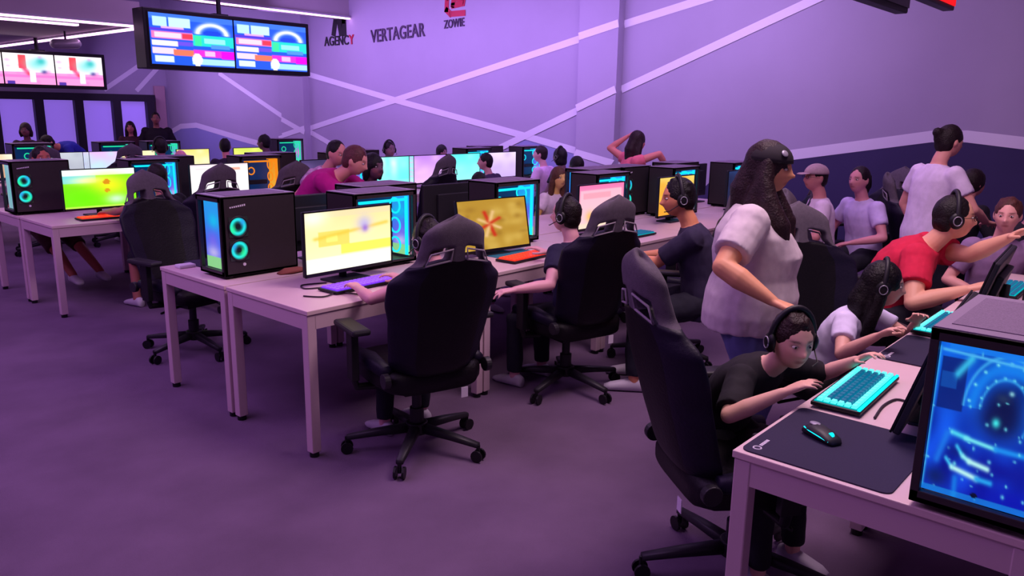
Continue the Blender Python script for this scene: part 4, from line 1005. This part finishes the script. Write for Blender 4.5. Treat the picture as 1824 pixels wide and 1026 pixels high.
bm = bmesh.new(); loft(bm, [(V(-.1, 0, .006), V(0, 1, 0), V(0, 0, 1), .02, .006, 2), (V(-.04, 0, .014), V(0, 1, 0), V(0, 0, 1), .05, .014, 2.3), (V(.05, .01, .012), V(0, 1, 0), V(0, 0, 1), .045, .012, 2.3), (V(.11, 0, .005), V(0, 1, 0), V(0, 0, 1), .015, .005, 2)], 16)
o = mesh_obj('folded_cloth', bm, M_CLOTHBOX, smooth=True); o.location = (2.47, 3.86, DH); tag(o, 'small terracotta folded cloth beside the two-ring tower on the middle block', 'cloth')
def cab(pts, label): o = make_cable(pts); tag(o, label, 'cable')
cab([(2.16, 3.30, DH+.005), (2.22, 3.22, DH+.005), (2.33, 3.24, DH+.006), (2.38, 3.14, DH+.006), (2.46, 3.18, DH+.006), (2.50, 3.24, DH+.006)], 'dark cable snaking across the nearest middle desk below the yellow monitor')
cab([(2.42, 3.48, DH+.005), (2.30, 3.52, DH+.005), (2.26, 3.44, DH+.005), (2.34, 3.40, DH+.005), (2.44, 3.40, DH+.006)], 'looped cable behind the yellow monitor foot on the nearest middle desk')
bm = bmesh.new(); box(bm, -.05, .05, -.035, .035, 0, .02); o = mesh_obj('power_adapter', bm, M_WHITE, bevel=.006); o.location = (2.10, 4.42, DH); tag(o, 'white power adapter on the far corner of the two-ring tower desk', 'adapter')
place('pad', None, (2.36, 4.36, DH), R(90), 'dark mousepad behind the two-ring tower on the middle block', 'mousepad')

# ---- left block
BX, BY = 2.13, 6.66
BL = 1.15
BF = ['with the green game', 'with the white page screen', 'by the leaning man in magenta', 'with the first cyan screen', 'with the second cyan screen', 'nearest the wall']
for k in range(6):
    desk(BX+BL*k, BY, BL, 'pale desk of the left block facing us, %s' % BF[k], 'left block front desks')
    if k < 5: desk(BX+BL*k, BY+.76, BL, 'far-side pale desk behind the left-block one %s' % BF[k], 'left block rear desks')
bm_ = [('green', 2.67, 'monitor showing a bright green and yellow game at far left'), ('white', 3.76, 'monitor showing a blank white page behind the two-ring tower'), (((60, 50, 90), (120, 90, 160)), 4.95, 'dim violet monitor hidden behind the man in magenta'),
       ('cyan', 5.90, 'monitor with a bright cyan screen right of the leaning man'), (((190, 130, 240), (240, 190, 255)), 6.42, 'monitor with a lilac screen just right of the large cyan one'), (((90, 240, 235), (150, 250, 245)), 7.02, 'second cyan monitor, farther toward the wall'), (((240, 220, 255), (200, 170, 240)), 7.72, 'narrow white-lilac monitor slit left of the wall-end tower')]
for kd, x, lb in bm_: monitor(kd, x, 7.06, 0, lb)
for k, (x, gl, lb) in enumerate([(3.2, 'cyan', 'cyan-lit computer tower right behind the green game monitor'), (4.27, 'orange', 'orange-lit computer tower right behind the white page monitor'), (5.35, 'cyan', 'computer tower hidden behind the man in magenta'), (7.42, 'cyan', 'slim teal-lit tower beside the second cyan monitor'), (8.52, 'cyan', 'teal-lit tower at the wall end of the left block')]):
    pc('cyan' if gl == 'cyan' else 'orange', x, 7.30, 0, lb, 'left block towers', kind='orange', rings=False, glass=gl)
for k, x in enumerate((2.36, 3.5, 4.65, 5.8, 8.0)):
    pc('ring2', x, 7.62, PI, ['black tower with two teal rings at the near end of the left block', 'rear-side tower of the left block behind the green game monitor', 'rear-side tower of the left block behind the orange-lit one', 'rear-side tower of the left block behind the large cyan screen', 'tall dark rear-side tower before the X of wall stripes'][k], 'left block rear towers', kind='white', rings=True, glass=None)
keyboard('red', 2.62, 6.84, 0, 'red backlit keyboard under the green game monitor')

# ---- far block
CX, CY = 2.3, 10.35
for k in range(6):
    desk(CX+1.1*k, CY, 1.1, 'pale desk in the far block by the dark-framed windows, %s from the left' % ORD[k], 'far block desks')
cm = [(((255, 240, 220), (255, 190, 140)), 2.86, 'far-block monitor with peach-white screen at the left edge of the photo'), (((200, 205, 215), (170, 175, 190)), 3.72, 'far-block monitor with pale grey screen, behind the rainbow-lit tower'), (((230, 180, 255), (190, 230, 255)), 4.12, 'far-block monitor with lilac-white screen left of the cream one'),
      (((255, 245, 200), (250, 225, 170)), 4.56, 'far-block monitor with cream screen behind a pinkish head'), (((240, 225, 120), (255, 240, 200)), 5.33, 'far-block monitor with pale yellow screen, left of a dark-haired head'), (((205, 225, 90), (240, 240, 120)), 6.18, 'far-block monitor with yellow-green screen below the crossing stripes')]
for kd, x, lb in cm: monitor(kd, x, 10.72, 0, lb).scale = (.8, .8, .86)
for k, x in enumerate((3.38, 4.38, 5.0, 7.0)):
    pc('rainbow', x, 11.0, 0, ['far-block tower with green and blue lights at left', 'far-block tower with rainbow lights, left of the cream monitor', 'far-block tower between the cream and pale yellow monitors', 'far-block tower at the right end beneath the stripes'][k], 'far block towers', kind='rainbow', rings=False, glass='green')

# ------------------------------------------------------------------ chairs
chair(2.50, 1.10, R(-38)-R(90), 'black gaming chair in the right foreground with its back toward us', base=10)
chair(3.72, 1.24, R(140), 'gaming chair with grey headrest behind the girl in white')
chair(4.75, 1.50, PI+R(12), 'gaming chair behind the man in the red shirt')
chair(2.44, 2.78, R(-16), 'black gaming chair with two headrest openings, in front of the yellow game monitor', base=17)
chair(3.66, 2.79, R(-16), 'black gaming chair with grey headrest in front of the tan emblem monitor', base=-9)
chair(4.58, 2.66, R(25), 'gaming chair of the headphoned player in dark shirt, centre right')
chair(6.25, 2.75, R(25), 'gaming chair beside the kid with the pale cap, middle block')
chair(7.3, 2.3, R(60), 'dark gaming chair by the navy wall behind the dark-haired kid')
chair(6.9, 1.55, R(200), 'gaming chair below the standing woman near the white wall stripe')
chair(2.46, 5.12, PI+R(10), 'gaming chair on the far side of the middle block, base seen under the desk')
chair(3.10, 6.28, R(4), 'dark gaming chair in front of the green game monitor')
chair(3.80, 6.22, R(-3), 'gaming chair whose rounded grey headrest overlaps the white page monitor')
chair(5.52, 6.25, R(8), 'gaming chair with brown-grey headrest left of the second cyan monitor')
chair(3.1, 9.9, R(-6), 'large dark gaming chair in the far block at the left edge')
chair(3.95, 9.95, R(5), 'gaming chair with headset resting on it in front of the grey monitor')

# ------------------------------------------------------------------ people
N_ = lambda *a: V(*a)
def PX(px, ytop, Y, hip=.55, lean=8, seated=True):
    """pose numbers for a person whose crown shows at that spot on the row at depth Y"""
    p = onY(px, ytop, Y); sc = (p.z-hip)/.775; sc2 = max(.72, min(1.12, sc)); return dict(H=1.7*sc2, hip=hip+(sc-sc2)*.775), (p.x, Y)
def crowd(label, px, ytop, Y, az, dy=0, **k):
    q, loc = PX(px, ytop, Y, k.pop('hip', .55)); return person(label, (loc[0], loc[1]+dy), az, **q, **k)
# boy at the nearest right desk
person('boy in a black shirt with headphones leaning over the cyan keyboard', (2.64, 1.28), -97, H=1.27, hip=.50, lean=38, head_az=-130, head_pitch=-8, hands=(N_(2.86, .86, .80), N_(2.38, .93, .785)),
       elbow=(N_(.7, .2, -.5), N_(-.8, .1, -.4)), skin=(232, 178, 160), shirt=(24, 18, 28), sleeve=.9, trousers=(28, 24, 36), hair='short', headset='black over-ear headset worn by the boy at the cyan keyboard', near=True, curls=(38, 30), hair_c=(40, 20, 20))
# woman with cap
person('standing woman in a pale grey T-shirt and backward black cap with very long hair', (3.24, 1.49), -66, H=1.58, seated=False, hip=.83, lean=2, head_az=-74, head_pitch=-6, hands=(N_(3.45, 1.66, .80), N_(2.88, 1.20, .96)),
       elbow=(None, N_(-.75, .1, -.5)), skin=(228, 160, 120), shirt=(214, 200, 206), sleeve=.72, trousers=(92, 96, 148), hair='long', hair_c=(40, 20, 26), cap=((34, 26, 36), 'none', 1), belly=.075, bust=.085, build=1.24, hair_len=.30, near=True, category='person')
# girl
person('girl in a white T-shirt with long dark hair and headphones, right-hand row', (3.62, 1.23), -92, H=1.25, hip=.49, lean=26, head_az=-66, head_pitch=-6, hands=(N_(3.62, .86, .80), N_(3.28, .92, .79)),
       elbow=(None, N_(-.6, .1, -.6)), skin=(224, 168, 152), shirt=(226, 216, 250), sleeve=.6, hair='long', hair_c=(18, 10, 16), headset='slim dark headset worn by the girl in the white T-shirt', near=True, bust=.01)
# man in red
person('man in a red T-shirt with glasses and headphones leaning at the right', (4.74, 1.36), -80, H=1.74, hip=.55, lean=32, head_az=-62, head_pitch=-2, hands=(N_(4.74, .74, 1.06), N_(4.50, .86, .80)),
       elbow=(N_(.2, .1, -1), N_(-.6, .3, -.6)), skin=(232, 172, 142), shirt=(214, 32, 70), sleeve=.62, hair='crop', hair_c=(24, 16, 20), headset='grey and black headset worn by the man in red', near=True, glasses=True, curls=(40, 75), build=1.16)
# boy with hand near chin at right edge
person('brown-haired boy in a mauve shirt at the right edge, facing us', (5.66, .95), -150, H=1.52, hip=.51, lean=10, head_az=-176, head_pitch=-4, skin=(236, 170, 160), shirt=(150, 120, 160), sleeve=.7, hair='short', hair_c=(84, 44, 40), near=True, curls=(80, 30))
# standing woman by the stripe
person('standing woman in a white T-shirt with dark hair bun near the navy wall', (6.20, 1.50), -35, H=1.64, seated=False, hip=.87, lean=6, head_az=-38, head_pitch=-8, hands=(None, N_(6.35, 1.15, .95)), skin=(232, 160, 150), shirt=(232, 214, 246), sleeve=.6, hair='bun', hair_c=(28, 14, 22), bust=.03)
person('child in dark clothes facing right below the standing woman', (6.75, 1.42), -30, H=1.45, seated=True, hip=.62, lean=10, head_az=-38, hands=(None, None), skin=(220, 140, 140), shirt=(24, 18, 34), sleeve=1.4, hair='shaggy', hair_c=(30, 14, 22))
person('dark-dressed person seated behind the brown-haired boy at the right edge', (6.35, .98), -95, H=1.5, hip=.54, lean=14, head_az=-100, skin=(170, 110, 120), shirt=(26, 20, 36), sleeve=1.4, hair='shaggy', hair_c=(20, 10, 18))
# capped kid, kid with pony
person('kid in a white T-shirt and pale cap looking left', (6.26, 2.27), 120, H=1.55, hip=.59, lean=4, head_az=140, skin=(214, 140, 140), shirt=(236, 214, 240), sleeve=.6, hair='crop', cap=((190, 160, 170), 'front'), glasses=True)
person('dark-haired kid in a white T-shirt beside the pale-capped kid', (6.66, 2.05), 150, H=1.54, hip=.58, lean=10, head_az=165, skin=(226, 150, 160), shirt=(220, 200, 255), sleeve=.6, hair='pony', hair_c=(30, 14, 28))
# players of the middle block
person('player in a dark shirt hidden behind the first two-hole chair, hands on purple keyboard', (2.56, 2.72), 88, H=1.34, hip=.52, lean=8, head_az=96, head_pitch=-6, hands=(N_(2.34, 3.10, .79), N_(2.66, 3.12, .79)), elbow=(N_(-.9, 0, -.4), None), skin=(226, 160, 170), shirt=(26, 22, 44), sleeve=.5, hair='short', headset='headset peeking out left of the first two-hole chair', near=True)
person('player in a navy T-shirt behind the second gaming chair, elbow bent left', (3.62, 2.70), 92, H=1.46, hip=.51, lean=6, head_az=100, hands=(N_(3.10, 2.72, .72), N_(3.78, 3.05, .80)), elbow=(N_(.2, -.8, -.6), None), skin=(222, 160, 170), shirt=(30, 24, 58), sleeve=.6, hair='short', headset='headset worn by the player in navy at the second chair', near=True)
person('player in a dark grey shirt with black hair lit orange by the screen', (4.24, 2.20), 122, H=1.64, hip=.56, lean=14, head_az=132, head_pitch=-8, hands=(N_(4.08, 2.64, .76), N_(4.35, 2.7, .76)), skin=(230, 150, 110), shirt=(46, 38, 66), sleeve=.8, hair='short', hair_c=(14, 8, 14), headset='silver-ringed headset on the black-haired player at centre', near=True)  # orange screen light is put into this skin colour
# far side of middle block, facing us
crowd('long-haired person in a white shirt facing us behind the emblem screen', 980, 298, 4.72, -96, lean=12, head_az=-110, skin=(236, 190, 110), shirt=(232, 214, 226), sleeve=.6, hair='long', hair_c=(90, 56, 40))  # yellow glow of the screen is painted into the skin tone
crowd('person in a black and pink top facing us beside the second cyan monitor', 832, 303, 5.1, -92, lean=16, head_az=-115, head_pitch=-25, skin=(220, 150, 160), shirt=(60, 24, 50), sleeve=.4, hair='short', hair_c=(20, 10, 16))
crowd('person in a blue top just above the first two-hole chair headrest', 816, 334, 4.72, -90, lean=14, head_az=-95, skin=(200, 140, 170), shirt=(40, 110, 190), sleeve=.6, hair='crop', cap=((40, 90, 150), 'none'))
# leaning man in magenta + plaid person
person('man in a magenta shirt leaning forward over the middle block', (3.62, 5.46), -62, H=1.68, seated=False, hip=.80, lean=45, head_az=-55, head_pitch=-22, hands=(N_(4.2, 4.75, .80), N_(3.75, 4.6, .80)), skin=(234, 160, 150), shirt=(190, 10, 130), sleeve=.6, hair='short', hair_c=(96, 50, 56), belly=.04, build=1.08)
M_PLAID = mat('mauve_plaid_cloth', (205, 160, 205), .85, noise_amt=.5, nscale=22)
person('person in a mauve patterned shirt and dark hair behind the man in magenta', (4.02, 5.98), -70, H=1.60, seated=False, hip=.74, lean=28, head_az=-80, head_pitch=-15, skin=(232, 150, 150), shirt=(205, 160, 205), pattern=M_PLAID, sleeve=.6, hair='crop', hair_c=(22, 10, 20), hands=(None, N_(3.35, 5.4, .80)))
# stretching person
person('person in a pink top with an arm raised over the head, by the wall', (6.95, 4.55), -40, H=1.50, seated=False, hip=.80, lean=4, head_az=-20, head_pitch=-8, hands=(N_(7.15, 4.72, 1.42), N_(7.2, 4.25, 1.12)), elbow=(N_(.2, .5, .8), N_(.8, -.6, .1)), skin=(236, 140, 140), shirt=(250, 120, 150), sleeve=.35, hair='long', hair_c=(40, 14, 30))
# heads over the left block
crowd('dark-haired person in grey behind the large cyan monitor', 688, 252, 8.35, -92, lean=4, head_az=-100, skin=(150, 110, 130), shirt=(70, 70, 80), sleeve=.8, hair='short', hair_c=(34, 18, 34), headset='headset on the grey-clad person behind the cyan monitor')
crowd('person with dark hair left of the second cyan monitor', 782, 260, 8.4, -92, lean=4, skin=(150, 100, 120), shirt=(40, 30, 50), hair='bob', hair_c=(20, 10, 20))
crowd('person in a pale pink shirt by the teal-lit wall-end tower', 976, 260, 6.38, 100, lean=8, head_az=120, skin=(230, 160, 180), shirt=(236, 190, 240), sleeve=.6, hair='short', hair_c=(40, 18, 34))
crowd('dark-haired person seated right of the pale pink shirt, near the wall', 1006, 264, 5.95, 95, lean=4, skin=(120, 80, 100), shirt=(36, 26, 50), hair='bob', hair_c=(22, 12, 30), headset='dark headset on the seated person near the wall stripes')
crowd('person with dark hair just above the pink monitor', 1035, 282, 5.4, 95, lean=4, skin=(150, 100, 110), shirt=(60, 50, 66), hair='bob', hair_c=(24, 12, 24))
crowd('dark-haired person with face down near the small white slit monitor', 882, 274, 6.35, 96, lean=14, head_az=130, skin=(220, 150, 160), shirt=(70, 50, 90), hair='short', hair_c=(24, 10, 24))
person('player in black with sandals at the green game monitor', (2.92, 6.32), 100, H=1.5, hip=.53, lean=14, head_az=110, hands=(N_(2.6, 6.78, .80), N_(2.85, 6.8, .80)), elbow=(N_(-.9, 0, -.3), None), skin=(180, 110, 100), shirt=(22, 18, 26), sleeve=.7, hair='short', shorts=True, trousers=(26, 22, 36))
person('seated player with bare legs under the far side of the left block', (2.62, 8.35), -90, H=1.6, hip=.55, lean=8, skin=(190, 100, 80), shirt=(50, 24, 40), shorts=True, trousers=(70, 28, 34), hair='short', feet=((2.85, 7.6, .08), (2.6, 7.6, .08)))
# far block and back
person('standing man in a dark shirt before the last window post', (6.42, 14.2), -115, H=1.56, seated=False, hip=.84, lean=0, skin=(150, 90, 90), shirt=(26, 16, 34), sleeve=1.5, hair='short', build=1.15)
person('woman with long dark hair beside the standing man at the back', (6.05, 14.4), -115, H=1.40, seated=False, hip=.74, lean=0, skin=(190, 110, 120), shirt=(60, 24, 44), hair='long', hair_c=(28, 10, 22))
person('person in a royal blue top bending forward before the windows', (4.85, 13.4), 190, H=1.6, seated=False, hip=.80, lean=62, head_az=200, head_pitch=-40, skin=(210, 130, 110), shirt=(40, 50, 170), sleeve=.8, hair='short')
person('dark-haired person at the far left before the first window', (4.05, 13.2), -120, H=1.42, seated=False, hip=.74, skin=(120, 70, 80), shirt=(50, 30, 50), hair='bob', hair_c=(36, 12, 26))
crowd('bald-looking person in pink below the cream monitor', 236, 262, 9.75, 86, lean=6, skin=(216, 110, 120), shirt=(250, 130, 190), sleeve=.6, hair='none')
crowd('person in dark clothes with teal-lit headset, far block', 287, 247, 9.95, 90, lean=2, skin=(160, 100, 120), shirt=(50, 36, 70), hair='short', headset='teal-glinting headset in the far block')
crowd('small pinkish face between the far-block chairs', 316, 266, 8.35, -100, skin=(236, 150, 170), shirt=(120, 80, 120), hair='none')
crowd('dark-haired player left of the yellow-green monitor', 404, 247, 10.0, 80, lean=8, head_az=60, skin=(220, 130, 140), shirt=(40, 26, 50), hair='short', hair_c=(22, 10, 20))
crowd('dark-haired person right of the yellow-green monitor', 478, 240, 10.1, 100, lean=6, head_az=120, skin=(110, 70, 90), shirt=(24, 20, 46), hair='short', hair_c=(18, 8, 18), build=1.1)
crowd('dark-haired person just right of the leaning man in magenta', 650, 272, 5.5, -90, skin=(110, 70, 90), shirt=(40, 30, 46), hair='bob', hair_c=(16, 8, 16))
